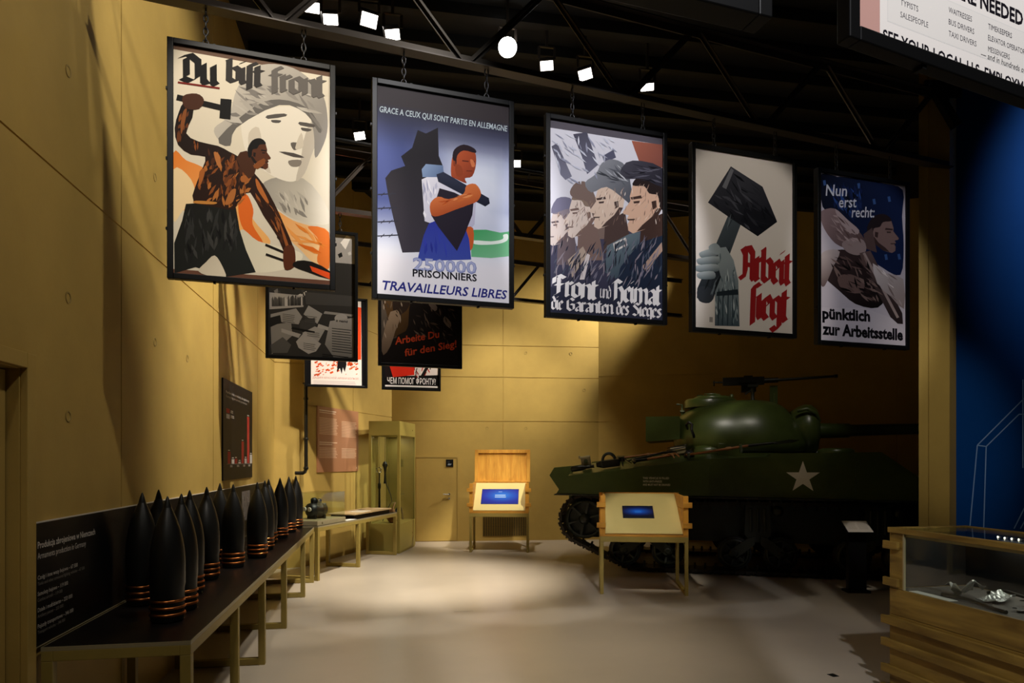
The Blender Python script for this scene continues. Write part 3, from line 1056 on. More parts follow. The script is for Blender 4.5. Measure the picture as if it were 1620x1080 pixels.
def art_forge():
    a = Art(IW, IH, [(78, 74), (702, 180), (712, 1024), (82, 968)])
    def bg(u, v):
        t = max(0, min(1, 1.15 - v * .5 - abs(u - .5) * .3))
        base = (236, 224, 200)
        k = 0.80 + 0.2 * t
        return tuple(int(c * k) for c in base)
    a.fill(bg)
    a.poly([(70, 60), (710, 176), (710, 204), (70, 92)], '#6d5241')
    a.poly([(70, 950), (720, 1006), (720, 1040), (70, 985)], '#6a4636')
    # orange glow
    a.poly([(80, 495), (130, 525), (200, 555), (330, 640), (400, 760), (470, 845), (430, 870), (330, 820), (200, 730), (80, 700)], '#e8812e', '#f5b468', ((80, 500), (300, 800)), smooth=4)
    a.poly([(80, 560), (150, 600), (170, 690), (120, 720), (80, 760)], '#f3d6a4', smooth=4)
    a.poly([(470, 715), (560, 765), (640, 790), (707, 815), (709, 960), (640, 930), (590, 880), (540, 830)], '#f2a456', '#f7cf96', ((480, 740), (690, 930)), smooth=4)
    a.poly([(620, 790), (707, 815), (709, 955), (660, 930), (668, 850)], '#e8782c', smooth=4)
    a.poly([(340, 690), (372, 660), (400, 720), (398, 780), (440, 850), (400, 840), (352, 780)], '#e56c22', smooth=4)
    a.poly([(350, 800), (420, 845), (520, 870), (600, 900), (560, 950), (420, 970), (340, 930)], '#d8ceb4', '#f0e6cc', ((350, 800), (560, 950)), smooth=4)
    # large pale head under a plain rounded cap
    a.poly([(470, 600), (600, 600), (690, 700), (706, 780), (600, 770), (520, 735), (430, 650)], '#a39c90', '#e6dcc8', ((480, 620), (680, 760)), smooth=3)
    a.poly([(350, 360), (420, 330), (560, 318), (648, 370), (655, 450), (628, 520), (606, 580), (560, 612), (500, 600), (430, 560), (370, 500)], '#f3e9d6', smooth=4)
    a.poly([(628, 380), (655, 440), (628, 520), (606, 580), (570, 610), (590, 520), (600, 450)], '#cabfae', smooth=3)
    a.poly([(242, 400), (300, 352), (330, 250), (390, 170), (480, 152), (580, 180), (668, 262), (694, 350), (690, 440), (648, 520), (640, 420), (606, 330), (500, 296), (410, 320), (330, 390), (300, 470), (258, 445)],
           '#d0c7b8', '#8d8780', ((300, 180), (690, 450)), smooth=4)
    a.poly([(400, 318), (500, 290), (610, 322), (668, 400), (660, 420), (606, 345), (500, 312), (330, 400), (306, 470), (258, 440)], '#6f6a64', smooth=3)
    for pts in ([(452, 352), (520, 345), (528, 356), (456, 366)], [(582, 378), (640, 388), (640, 400), (586, 392)], [(470, 370), (508, 372), (500, 382), (474, 380)], [(590, 400), (632, 408), (618, 416), (594, 412)]):
        a.poly(pts, '#5c5650', smooth=2)
    a.poly([(548, 460), (582, 462), (580, 482), (560, 488)], '#6a625a', smooth=3)
    a.poly([(500, 494), (560, 500), (604, 518), (560, 516)], '#544c46', smooth=2)
    a.poly([(540, 530), (590, 528), (584, 552), (550, 552)], '#8a8074', smooth=3)
    a.strokes([(250, 400), (330, 250), (480, 160), (660, 265), (690, 430), (606, 330), (500, 300), (320, 400)], ['#b8b0a4', '#9a938a', '#c9c1b4', '#857f78'], 120, 90, 16, .5, .5, 12)
    a.poly([(590, 420), (600, 470), (584, 484), (566, 480)], '#d8ccb8', smooth=3); a.poly([(380, 420), (420, 400), (440, 500), (470, 580), (420, 540), (384, 490)], '#d9cdb9', smooth=3)
    a.strokes([(480, 640), (600, 610), (690, 720), (600, 765), (520, 730)], ['#8d867c', '#b8b0a2', '#cfc6b6'], 40, 60, 14, 1.0, .5, 14)
    a.strokes([(490, 730), (640, 800), (700, 830), (700, 940), (640, 920), (560, 850)], ['#e8842e', '#f6c488', '#f2a050', '#e06c1c', '#fae0b4'], 60, 110, 16, .55, .5, 15)
    # smith
    a.poly([(130, 696), (240, 690), (330, 712), (346, 800), (372, 880), (412, 968), (290, 985), (170, 945), (86, 968), (84, 850), (116, 760)], '#15140f', '#20221f', ((120, 700), (300, 980)))
    a.poly([(84, 400), (100, 338), (120, 300), (156, 306), (154, 360), (130, 420), (178, 452), (256, 470), (300, 492), (350, 520), (400, 575), (440, 622), (486, 700), (528, 790), (562, 868), (568, 918),
            (536, 914), (500, 832), (440, 744), (388, 654), (352, 676), (322, 720), (262, 712), (162, 690), (166, 632), (196, 556), (206, 512), (150, 504), (98, 466)], '#170c07', '#34190b', ((110, 300), (540, 900)), smooth=2)
    TORSO = [(180, 480), (256, 470), (300, 492), (350, 520), (400, 575), (388, 654), (322, 720), (170, 690), (166, 632), (196, 556)]
    a.strokes(TORSO, ['#6a3818', '#8a4a1e', '#2a140a', '#4a2611', '#b06a30'], 170, 50, 15, 1.9, .7, 4)
    a.strokes([(430, 600), (486, 700), (562, 868), (568, 918), (536, 914), (500, 832), (400, 660)], ['#7a4018', '#2a140a', '#9a5626', '#4a2611'], 90, 50, 12, 1.1, .25, 5)
    a.strokes([(84, 400), (100, 338), (150, 330), (130, 420), (178, 452), (200, 500), (98, 466)], ['#6a3818', '#2a140a', '#8a4a1e'], 50, 40, 12, 1.8, .4, 6)
    for pts, c in (([(108, 380), (118, 335), (132, 326), (124, 380), (110, 424)], '#8a4e24'), ([(184, 570), (206, 560), (198, 600), (182, 630)], '#a85f28'),
                   ([(240, 495), (262, 505), (270, 556), (254, 545)], '#b8723a'), ([(286, 700), (306, 650), (330, 640), (318, 690)], '#b06a32'),
                   ([(350, 590), (384, 586), (380, 610), (352, 612)], '#a8602a'), ([(408, 600), (424, 616), (462, 690), (450, 690), (416, 640)], '#b8682e'), ([(505, 770), (528, 820), (548, 880), (536, 880)], '#9a5426'),
                   ([(170, 684), (250, 690), (240, 699), (166, 694)], '#c2813a')):
        a.poly(pts, c, smooth=3)
    a.poly([(182, 962), (212, 926), (246, 900), (276, 940), (292, 990), (240, 985)], '#cdc1aa', '#e0d4bc', ((210, 920), (260, 985)), smooth=3)
    a.strokes([(130, 700), (320, 720), (346, 800), (330, 900), (220, 890), (120, 940)], ['#2c2c2a', '#0b0a09', '#3a3936', '#1a1918'], 110, 90, 14, 1.5, .35, 8)
    a.poly([(330, 520), (372, 490), (410, 560), (380, 600)], '#4a2814', smooth=2)
    profile(a, 416, 506, 122, '#5a2f18', '#1d100a', '#100b08', flip=-1, neck=False)
    a.poly([(398, 548), (440, 520), (446, 540), (416, 562)], '#8a4c22', smooth=2)
    a.line((92, 280), (270, 322), 22, '#14100d')
    a.poly([(266, 286), (310, 290), (306, 368), (262, 362)], '#12100e')
    a.poly([(116, 276), (170, 266), (200, 290), (180, 326), (126, 322)], '#4a2816', smooth=3)
    a.line((450, 860), (545, 900), 9, '#1a1310'); a.line((452, 898), (600, 950), 9, '#1a1310')
    a.poly([(528, 870), (562, 866), (572, 910), (566, 950), (530, 960), (522, 910)], '#5a2c16', smooth=3)
    a.poly([(580, 925), (640, 930), (712, 968), (712, 1000), (620, 970), (560, 945)], '#17120f', smooth=2)
    a.poly([(630, 946), (712, 975), (712, 1000), (640, 968)], '#e8501c')
    a.line((96, 222), (262, 246), 7, '#7e2218')
    a.pen('Du', (100, 212), (262, 236), 74, '#12100f', nib=(.19, .12))
    a.pen('bilt', (286, 216), (444, 244), 60, '#34302e', nib=(.19, .12))
    a.pen('front', (462, 250), (694, 286), 62, '#6b655f', nib=(.18, .12))
    return a


def art_prisoners():
    a = Art(IW, IH, [(62, 82), (637, 194), (637, 1043), (68, 985)])
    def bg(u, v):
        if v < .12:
            return (52, 46, 48)  # shade across the top margin, put into the print colour
        d = math.hypot((u - .75) * 1.0, (v - .42) * 1.1)
        t = max(0, min(1, (d - .12) / .42))
        if v > .55:
            t *= max(0, 1 - (v - .55) / .22) * (1 if u < .5 else .6)
        if v < .35:
            t = max(t, (.35 - v) / .28)
        lo, hi = (222, 226, 238), (72, 82, 134)
        c = [lo[i] * (1 - t) + hi[i] * t for i in range(3)]
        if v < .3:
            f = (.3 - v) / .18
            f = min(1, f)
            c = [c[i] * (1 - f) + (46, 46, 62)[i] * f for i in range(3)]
        if v > .74:
            f = min(1, (v - .74) / .1)
            c = [c[i] * (1 - f) + (236, 232, 236)[i] * f for i in range(3)]
        return tuple(int(x) for x in c)
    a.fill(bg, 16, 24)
    a.poly([(176, 812), (140, 680), (112, 560), (100, 490), (126, 458), (186, 440), (168, 398), (216, 362), (240, 286), (276, 302), (328, 278), (332, 400), (352, 450), (300, 520), (292, 700), (270, 812)], '#1d191e', '#3a353e', ((200, 400), (220, 815)))
    for y in (560, 620, 678, 738):
        a.line((68, y), (146 + (y - 560) * .1, y - 2), 5, '#2a2a34')
        for x in (90, 125):
            a.line((x - 8, y + 7), (x + 8, y - 8), 3, '#2a2a34')
    # green field and path
    a.poly([(470, 722), (540, 724), (600, 738), (637, 734), (637, 840), (560, 846), (474, 838)], '#3c9c5c', '#7cc091', ((500, 725), (560, 845)))
    a.poly([(486, 768), (560, 774), (610, 766), (612, 748), (632, 746), (630, 772), (590, 786), (520, 788), (484, 782)], '#e6efe4', smooth=3)
    # man with a hammer on his shoulder
    a.poly([(258, 500), (300, 482), (380, 500), (470, 560), (494, 600), (488, 700), (470, 720), (440, 700), (300, 690), (272, 680)], '#e8e4ea', '#b9b6cc', ((300, 500), (470, 720)))
    a.poly([(444, 720), (482, 716), (480, 800), (450, 805)], '#c45a28', smooth=3)
    a.poly([(246, 826), (268, 740), (290, 690), (340, 672), (440, 690), (464, 760), (474, 850), (240, 850)], '#2a3598', '#39499f', ((300, 690), (300, 850)))
    a.poly([(300, 655), (336, 540), (400, 560), (484, 604), (478, 660), (446, 740), (412, 812), (380, 770), (330, 705)], '#221b28')
    a.poly([(386, 486), (388, 420), (404, 384), (446, 358), (488, 386), (494, 440), (478, 492), (446, 500), (452, 522), (404, 500)], '#b6522a', '#8c3a20', ((400, 400), (490, 480)), smooth=3)
    a.poly([(392, 412), (400, 374), (440, 354), (486, 372), (492, 392), (440, 380), (412, 402), (408, 440)], '#23131a', smooth=3)
    a.line((434, 424), (462, 428), 5, '#5a2416'); a.line((470, 428), (488, 430), 5, '#5a2416'); a.line((452, 468), (478, 470), 4, '#6a2a1a')
    a.poly([(258, 456), (276, 434), (350, 442), (354, 474), (336, 492), (262, 490)], '#8aa0c0', '#5d7194', ((260, 440), (340, 490)))
    a.poly([(322, 480), (352, 470), (550, 588), (554, 612), (534, 624), (330, 512)], '#2c3044', '#171a2a', ((400, 500), (380, 560)))
    a.poly([(296, 604), (300, 652), (330, 660), (400, 636), (460, 616), (500, 600), (516, 566), (492, 526), (452, 532), (440, 566), (376, 588), (330, 576)], '#d2703a', '#a8481f', ((330, 580), (350, 660)), smooth=3)
    a.strokes([(300, 604), (400, 630), (500, 590), (480, 540), (376, 590), (330, 580)], ['#e08a50', '#b8501f', '#c8662e'], 40, 50, 9, -.3, .3, 3)
    a.poly([(468, 420), (482, 424), (490, 448), (476, 452)], '#cf7446', smooth=2); a.poly([(404, 440), (430, 448), (436, 486), (410, 490)], '#94401f', smooth=2); a.poly([(396, 424), (404, 426), (404, 446), (396, 444)], '#8a3a1c', smooth=2)
    a.strokes([(262, 510), (320, 490), (330, 570), (296, 600), (290, 680), (270, 660)], ['#f4f0f4', '#c4c2d2', '#a8a8c0'], 30, 50, 10, 1.4, .3, 5)
    a.strokes([(250, 820), (285, 720), (330, 720), (390, 800), (380, 840)], ['#222b88', '#303ca4', '#283496'], 30, 70, 12, 1.5, .3, 6)
    a.text('GRACE A CEUX QUI SONT PARTIS EN ALLEMAGNE', (72, 203), (629, 303), 27, '#b4c0c4', 0.012, 0.08)
    a.text('250000', (222, 886), (498, 912), 54, '#8890bc', 0.03)
    a.text('250000', (226, 884), (494, 908), 50, '#aab0d4', -0.004)
    a.text('PRISONNIERS', (221, 914), (498, 944), 32, '#15131c', 0.02)
    a.text('TRAVAILLEURS LIBRES', (84, 966), (624, 1022), 40, '#262a7c', 0.018, 0.22)
    return a


def art_heads():
    a = Art(IW, IH, [(78, 114), (599, 212), (592, 1044), (78, 994)])
    a.fill(lambda u, v: (216 - int(70 * max(0, v - .5)), 214 - int(72 * max(0, v - .5)), 222 - int(60 * max(0, v - .5))))
    a.poly([(70, 100), (605, 205), (605, 246), (70, 152)], '#57525a')  # top strip darkened in the print to stand for shade
    # a plain striped flag
    a.poly([(86, 240), (112, 226), (180, 380), (150, 396), (128, 372)], '#5a5868', '#7a7a8c', ((90, 230), (170, 390)))
    a.poly([(186, 186), (250, 178), (300, 330), (250, 372), (226, 290)], '#4a4856', '#6a6a7c', ((190, 180), (280, 360)))
    a.poly([(320, 290), (372, 262), (384, 298), (330, 322)], '#56566a')
    a.poly([(456, 222), (599, 244), (599, 350), (490, 318)], '#a4604c', '#7d4a40', ((460, 230), (590, 340)))
    a.poly([(80, 640), (180, 700), (260, 690), (360, 640), (480, 600), (599, 640), (592, 1044), (78, 994), (78, 700)], '#49465a', '#232838', ((300, 640), (330, 1000)))
    profile(a, 138, 610, 180, '#d6c6be', '#6a5c60', '#8b8088')
    a.poly([(84, 545), (110, 480), (170, 478), (196, 520), (150, 530)], '#77748a', smooth=3)
    profile(a, 235, 560, 215, '#e2d0c4', '#7d665e', '#8a7668')
    a.poly([(170, 450), (200, 408), (250, 410), (285, 470), (300, 560), (345, 640), (310, 668), (280, 580), (250, 500), (190, 480)], '#7c6860', smooth=3)
    profile(a, 360, 515, 230, '#dcc2ae', '#4d3c38', None)
    a.poly([(240, 410), (290, 372), (318, 322), (372, 306), (430, 340), (452, 430), (462, 520), (420, 490), (340, 432), (270, 456)], '#8c8e94', '#54565e', ((270, 330), (450, 480)), smooth=3)
    profile(a, 530, 520, 270, '#d8b096', '#43302a', '#2a201f')
    a.poly([(398, 372), (430, 322), (500, 316), (599, 352), (599, 440), (520, 402), (440, 398), (404, 394)], '#46444e', '#2a2832', ((430, 330), (580, 420)), smooth=2)
    a.poly([(340, 700), (440, 650), (494, 640), (480, 760), (380, 850), (330, 820)], '#66747c', '#3c4a54', ((360, 680), (440, 820)))
    a.poly([(368, 690), (426, 664), (434, 700), (376, 728)], '#d8d2cc'); a.poly([(376, 694), (420, 674), (426, 694), (382, 716)], '#59626a')
    a.poly([(400, 800), (490, 690), (599, 660), (592, 900), (380, 900)], '#222c3e', '#1c2434', ((420, 740), (560, 880)))
    a.poly([(500, 800), (592, 690), (596, 730), (520, 820)], '#a88c7c')
    a.poly([(160, 760), (230, 700), (250, 740), (180, 840)], '#b4a090'); a.poly([(214, 850), (246, 730), (262, 740), (236, 850)], '#d6ccca')
    a.strokes([(84, 640), (200, 690), (420, 660), (590, 660), (590, 900), (84, 880)], ['#6d6a7a', '#2b2c3a', '#1b1c28', '#8a8088', '#4a5260'], 260, 60, 7, 1.9, .4, 21)
    for x0, y0, x1, y1, sd in ((100, 540, 190, 680, 22), (180, 480, 290, 660, 23), (285, 430, 430, 610, 24), (450, 420, 590, 620, 25)):
        a.strokes([(x0, y0), (x1, y0), (x1, y1), (x0, y1)], ['#6d564c', '#a88a78', '#ecdccd', '#8a7064', '#c8ac9a'], 46, 34, 3.2, 1.9, .5, sd)
    a.strokes([(250, 410), (318, 322), (430, 340), (452, 430), (340, 430)], ['#3c3e44', '#a8aab0', '#5c5e66', '#c8cace'], 60, 60, 8, .6, .5, 26)
    a.strokes([(410, 370), (440, 325), (599, 352), (599, 440), (440, 398)], ['#1c1a20', '#5a5864', '#34323c'], 50, 70, 9, .2, .4, 27)
    a.strokes([(82, 160), (450, 220), (300, 420), (82, 440)], ['#b4b6c6', '#d8dae4', '#c8cad8', '#9a9cb0'], 90, 60, 8, 1.0, .6, 28)
    a.poly([(78, 880), (592, 930), (592, 1044), (78, 994)], '#2a2c3c')
    a.pen('Front', (90, 912), (300, 944), 64, '#e9e4e2', nib=(.15, .10))
    a.pen('und', (306, 932), (356, 940), 40, '#d8d2d2', nib=(.10, .07))
    a.pen('Heimat', (362, 946), (590, 976), 66, '#e9e4e2', nib=(.15, .10))
    a.pen('die', (84, 978), (140, 984), 40, '#e6e0de', nib=(.14, .09))
    a.pen('Garanten', (150, 986), (370, 1008), 40, '#e6e0de', nib=(.14, .09))
    a.pen('des', (380, 1010), (440, 1016), 40, '#e6e0de', nib=(.14, .09))
    a.pen('Sieges', (452, 1016), (588, 1032), 40, '#e6e0de', nib=(.14, .09))
    return a


def art_hammer():
    a = Art(IW, IH, [(82, 65), (553, 155), (540, 979), (82, 935)])
    a.fill(lambda u, v: (214 - int(14 * v), 206 - int(14 * v), 200 - int(16 * v)))
    a.poly([(256, 368), (326, 384), (172, 796), (134, 822), (92, 796), (94, 752)], '#4a535a', '#1b1f24', ((200, 500), (270, 560)))
    a.poly([(92, 768), (112, 742), (158, 752), (174, 790), (150, 822), (104, 812)], '#2c3036', smooth=3)
    a.poly([(145, 338), (256, 162), (408, 266), (476, 440), (382, 508), (240, 408)], '#16171d')
    a.poly([(145, 338), (256, 162), (330, 338), (300, 446), (240, 408)], '#33343c', '#17181e', ((190, 220), (300, 430)))
    a.poly([(256, 162), (408, 266), (474, 434), (330, 338)], '#3f4048', '#191a22', ((270, 180), (430, 400)))
    a.poly([(214, 262), (256, 170), (270, 182), (232, 276)], '#6a6b72')
    a.strokes([(150, 338), (256, 166), (404, 268), (470, 436), (382, 500), (244, 405)], ['#2a2b32', '#101116', '#44454e', '#1c1d24'], 110, 80, 12, .8, .5, 31)
    a.strokes([(256, 370), (322, 384), (170, 790), (100, 760)], ['#5c656c', '#2a2f35', '#14171b', '#3a4249'], 70, 90, 9, 1.95, .15, 32)
    # fist
    a.poly([(176, 930), (178, 770), (206, 700), (190, 640), (196, 560), (230, 556), (266, 620), (288, 720), (292, 936)], '#8a9498', '#39464e', ((180, 600), (290, 900)))
    for x0, y0, x1, y1 in ((112, 590, 190, 580), (100, 622, 192, 622), (92, 656, 186, 660), (100, 690, 170, 694)):
        a.poly([(x0, y0 - 14), (x1, y1 - 22), (x1 + 6, y1 + 12), (x0 + 14, y0 + 18), (x0 - 8, y0 + 4)], '#9aa3a6', '#4e5a60', ((x0, y0 - 18), (x0, y0 + 20)), smooth=3)
    a.poly([(148, 552), (180, 536), (204, 560), (196, 590), (160, 580)], '#8e989c', smooth=3)
    a.strokes([(178, 770), (206, 700), (200, 570), (266, 620), (288, 720), (290, 930), (178, 930)], ['#a8b2b4', '#57646a', '#2f3b42', '#76848a'], 90, 60, 8, 1.55, .25, 33)
    for x in (196, 216, 240, 262):
        a.line((x, 760), (x - 4, 930), 5, '#26323a')
        a.k -= 1
    a.k += 1
    a.poly([(186, 770), (285, 760), (288, 786), (184, 790)], '#1e262c')
    a.pen('Arbeit', (290, 706), (546, 748), 112, '#8c1c1e', nib=(.19, .10))
    a.pen('liegt', (334, 892), (530, 922), 112, '#8c1c1e', nib=(.19, .10))
    a.text('I', (150, 912), (166, 914), 26, '#8a8480')
    return a


def art_driller():
    a = Art(IW, IH, [(700, 190), (1098, 272), (1080, 1031), (697, 992)])
    a.fill(lambda u, v: (190, 182, 192))
    a.poly([(706, 200), (780, 214), (900, 226), (1000, 256), (1086, 290), (1080, 420), (1084, 560), (1066, 700), (980, 660), (900, 590), (780, 420), (712, 360)], '#0f1424', '#152246', ((760, 300), (1050, 420)), smooth=3)
    for x, y in ((880, 250), (950, 330), (1020, 320), (1060, 600), (720, 230), (1000, 600)):
        a.line((x, y), (x + 4, y + 26), 12, '#38568c')
    a.poly([(700, 640), (740, 590), (800, 570), (900, 600), (960, 700), (1000, 780), (960, 850), (860, 830), (780, 760), (720, 700)], '#3a2c2c', '#15100f', ((740, 600), (950, 820)), smooth=3)
    a.poly([(700, 400), (716, 376), (770, 372), (830, 430), (890, 500), (916, 560), (880, 590), (830, 570), (770, 540), (720, 470)], '#8c7474', '#4c3a3a', ((720, 390), (880, 580)), smooth=3)
    a.poly([(770, 372), (830, 430), (880, 480), (860, 500), (800, 450)], '#a89494', smooth=3)
    profile(a, 980, 505, 190, '#7c6460', '#3c2c2a', '#241c1e', flip=-1, neck=False)
    a.poly([(900, 500), (940, 470), (960, 590), (910, 570)], '#544240')
    a.poly([(800, 540), (850, 516), (900, 530), (910, 580), (870, 600), (820, 580)], '#93807e', smooth=3)
    a.poly([(880, 590), (930, 580), (1070, 880), (1072, 930), (1030, 925), (960, 780), (900, 660)], '#5c4a48', '#2a2122', ((900, 600), (1050, 900)))
    a.line((900, 590), (1050, 900), 12, '#9c8a86')
    a.poly([(940, 640), (1000, 690), (1078, 720), (1078, 860), (1020, 800), (960, 740)], '#cabfbe', '#8c7c7a', ((960, 660), (1070, 840)), smooth=2)
    a.poly([(700, 600), (740, 570), (790, 580), (760, 650), (720, 740), (700, 720)], '#b8a9a8', '#6a5856', ((710, 600), (750, 720)), smooth=3)
    a.poly([(780, 700), (840, 690), (900, 730), (880, 780), (800, 760)], '#6b5550', smooth=3)
    a.strokes([(710, 400), (770, 380), (890, 510), (900, 580), (770, 540)], ['#a89290', '#5a4644', '#8c7674'], 50, 50, 9, .8, .4, 41)
    a.strokes([(740, 600), (900, 600), (990, 780), (960, 840), (780, 750)], ['#5c4844', '#120d0c', '#7c6660', '#2a1f1e'], 130, 60, 10, .9, .6, 42)
    a.strokes([(950, 650), (1070, 725), (1074, 850), (1010, 790)], ['#e6dcda', '#7a6a68', '#a89a98'], 50, 60, 8, .8, .4, 43)
    a.strokes([(730, 230), (900, 262), (900, 420), (860, 440), (760, 360)], ['#1c2c58', '#0a0e1a', '#16224a', '#2a4684'], 120, 70, 12, 1.3, .5, 44)
    a.poly([(700, 840), (800, 846), (900, 850), (1020, 900), (1060, 940), (1080, 960), (1080, 1031), (697, 992)], '#c4bcc4')
    a.text('Nun', (726, 306), (824, 312), 58, '#c9c9d2', 0.01, 0.2)
    a.text('erst', (786, 366), (868, 368), 56, '#c9c9d2', 0.01, 0.2)
    a.text('recht:', (846, 416), (950, 420), 54, '#c9c9d2', 0.01, 0.2)
    a.text('pünktlich', (708, 892), (924, 912), 52, '#0d0c10', 0.045)
    a.text('zur Arbeitsstelle', (708, 964), (1070, 1004), 54, '#0d0c10', 0.045)
    return a


def art_collage():
    a = Art(IW, IH, [(425, 351), (562, 376), (562, 568), (425, 561)])
    rr = random.Random(3)
    a.fill(lambda u, v: (46, 44, 42))
    g = lambda v: (int(v), int(v * .97), int(v * .94))
    a.poly([(425, 351), (562, 376), (562, 420), (425, 400)], g(178), g(150), ((425, 351), (562, 420)))
    for i in range(40):
        x, y = rr.uniform(428, 556), rr.uniform(376, 478)
        s = rr.uniform(2, 7)
        v = rr.choice([30, 60, 110, 150, 190])
        a.poly([(x, y), (x + s, y - s * .5), (x + s * 1.3, y + s * .6), (x + s * .4, y + s)], g(v))
        a.k -= 1
    a.k += 1
    a.poly([(540, 385), (550, 372), (556, 378), (548, 396)], g(225))
    a.poly([(426, 458), (482, 466), (482, 484), (426, 486)], g(150))
    a.poly([(484, 460), (560, 470), (560, 486), (486, 480)], g(62))
    for i in range(22):
        x = 430 + i * 2.4
        a.poly([(x, 472 - rr.random() * 8), (x + 2, 470 - rr.random() * 6), (x + 2.4, 482), (x, 481)], g(rr.choice([40, 60, 95, 170])))
        a.k -= 1
    a.k += 1
    for pts, v in (([(428, 494), (470, 486), (480, 500), (474, 512), (448, 508), (428, 500)], 168), ([(490, 482), (512, 496), (504, 512), (482, 496)], 176),
                   ([(428, 512), (462, 508), (464, 530), (430, 560)], 150), ([(426, 500), (444, 496), (446, 508), (426, 516)], 40), ([(476, 506), (500, 502), (502, 522), (476, 520)], 70),
                   ([(446, 518), (478, 528), (474, 534), (446, 524)], 185), ([(480, 526), (500, 516), (516, 522), (506, 540), (486, 534)], 178),
                   ([(470, 540), (484, 524), (510, 544), (502, 556), (490, 560), (474, 550)], 188), ([(506, 512), (528, 520), (524, 524), (504, 518)], 190),
                   ([(516, 492), (560, 499), (558, 502), (514, 496)], 165), ([(428, 545), (448, 532), (462, 545), (456, 558), (430, 558)], 96),
                   ([(464, 516), (500, 524), (500, 527), (462, 519)], 30)):
        a.poly(pts, g(v * .8))
    for x0, y0, n in ((448, 494, 5), (484, 498, 4), (482, 542, 4), (488, 524, 3)):
        a.bars(x0, y0, x0 + 20, n, 3, 0.9, g(70), slope=.15)
    a.blob(541, 504, 10, 7, g(150))
    a.poly([(524, 508), (560, 504), (560, 566), (530, 566), (516, 545)], g(140), g(100), ((530, 508), (540, 566)))
    a.bars(527, 519, 558, 10, 4.0, 1.3, g(46), slope=.13)
    a.bars(512, 560, 556, 3, 3, 1.4, g(20), slope=.13)
    a.text('z nami', (533, 509), (551, 511.5), 4, g(18), .03)
    return a


def art_army():
    a = Art(IW, IH, [(482, 460), (580, 474), (580, 614), (482, 609)])
    a.fill(lambda u, v: (14, 13, 14))
    a.poly([(489, 461), (573, 474), (574, 613), (489, 609)], '#e6ddd6')
    a.poly([(489, 470), (566, 484), (570, 566), (489, 560)], '#d84a1e')
    a.poly([(540, 476), (573, 484), (573, 570), (566, 570), (563, 500)], '#e2471a')
    rr = random.Random(8)
    for i in range(60):
        x, y = rr.uniform(491, 570), rr.uniform(568, 594)
        s = rr.uniform(1.5, 6)
        a.poly([(x, y), (x + s, y - s * .4), (x + s * 1.2, y + s * .1), (x + s * .3, y + s * .5)], rr.choice(['#d8501f', '#e07a4c', '#c84418']))
        a.k -= 1
    a.k += 1
    a.poly([(536, 560), (548, 560), (549, 578), (546, 590), (543, 582), (541, 593), (538, 583), (533, 590), (534, 576)], '#131013')
    a.text('ДАДИМ КРАСНОЙ АРМИИ БОЛЬШЕ', (492, 599), (569, 603), 3.2, '#c2604a')
    a.bars(493, 603, 568, 3, 2.6, 1.0, '#c9b4b4', slope=.05)
    return a


def art_victory():
    a = Art(IW, IH, [(600, 392), (729, 412), (729, 584), (600, 577)])
    a.fill(lambda u, v: (40 - int(24 * v), 31 - int(20 * v), 27 - int(18 * v)))
    a.poly([(600, 440), (630, 450), (640, 500), (626, 540), (600, 545)], '#75685c', '#3f342c', ((605, 450), (630, 540)))
    a.poly([(600, 470), (622, 480), (652, 478), (654, 504), (642, 530), (620, 540)], '#5c4226', '#3a2814', ((610, 480), (640, 530)))
    a.poly([(624, 474), (650, 474), (648, 492), (636, 504), (620, 498)], '#2c2019', smooth=2)
    a.poly([(616, 500), (634, 504), (624, 530), (616, 552), (604, 566), (601, 545)], '#8d7763', '#56463a', ((610, 505), (620, 560)), smooth=2)
    a.poly([(652, 476), (672, 474), (700, 480), (724, 490), (726, 560), (650, 545), (646, 520)], '#17110f', smooth=2)
    for pts in ([(660, 482), (672, 476), (680, 484), (668, 490)], [(684, 486), (694, 496), (690, 502), (680, 492)], [(706, 510), (716, 520), (714, 528), (704, 518)]):
        a.poly(pts, '#6d5f5a', smooth=2)
    a.strokes([(652, 476), (724, 490), (726, 560), (650, 545)], ['#2e2420', '#0c0908', '#40342e', '#5a4a42'], 70, 12, 2.4, .8, .6, 51)
    a.strokes([(601, 445), (630, 452), (650, 500), (604, 560)], ['#9a8878', '#4a3a2c', '#6c5a48', '#2c2018'], 60, 12, 2.6, 1.4, .5, 52)
    a.text('Arbeite Du', (624, 550), (697, 541), 11, '#a83c20', 0.02, 0.2)
    a.text('für den Sieg!', (640, 568), (725, 556), 11, '#a83c20', 0.02, 0.2)
    return a


def art_front():
    a = Art(IW, IH, [(604, 486), (698, 499), (698, 621), (604, 615)])
    a.fill(lambda u, v: (16, 14, 14))
    a.poly([(606, 490), (697, 502), (697, 600), (606, 598)], '#d8ccc6')
    a.poly([(610, 540), (655, 545), (657, 598), (620, 600), (610, 590)], '#cc2a18')
    a.poly([(606, 574), (614, 582), (620, 600), (606, 600)], '#1a1212')
    rr = random.Random(5)
    for i in range(30):
        x, y = rr.uniform(656, 690), rr.uniform(556, 596)
        a.line((x, y), (x + rr.uniform(-4, 8), y + rr.uniform(4, 10)), 1.6, rr.choice(['#b8241c', '#2a1818', '#e6dcd8', '#8a1c18']))
        a.k -= 1
    a.k += 1
    a.line((682, 582), (668, 604), 5, '#1a1414')
    a.poly([(604, 599), (698, 604), (698, 621), (604, 615)], '#0e0c0c')
    a.poly([(606, 611), (697, 616.5), (697, 619), (606, 613.5)], '#e2dcda')
    a.text('ЧЕМ ПОМОГ ФРОНТУ?', (610, 609), (693, 614), 9.5, '#ece6e4', 0.01)
    return a


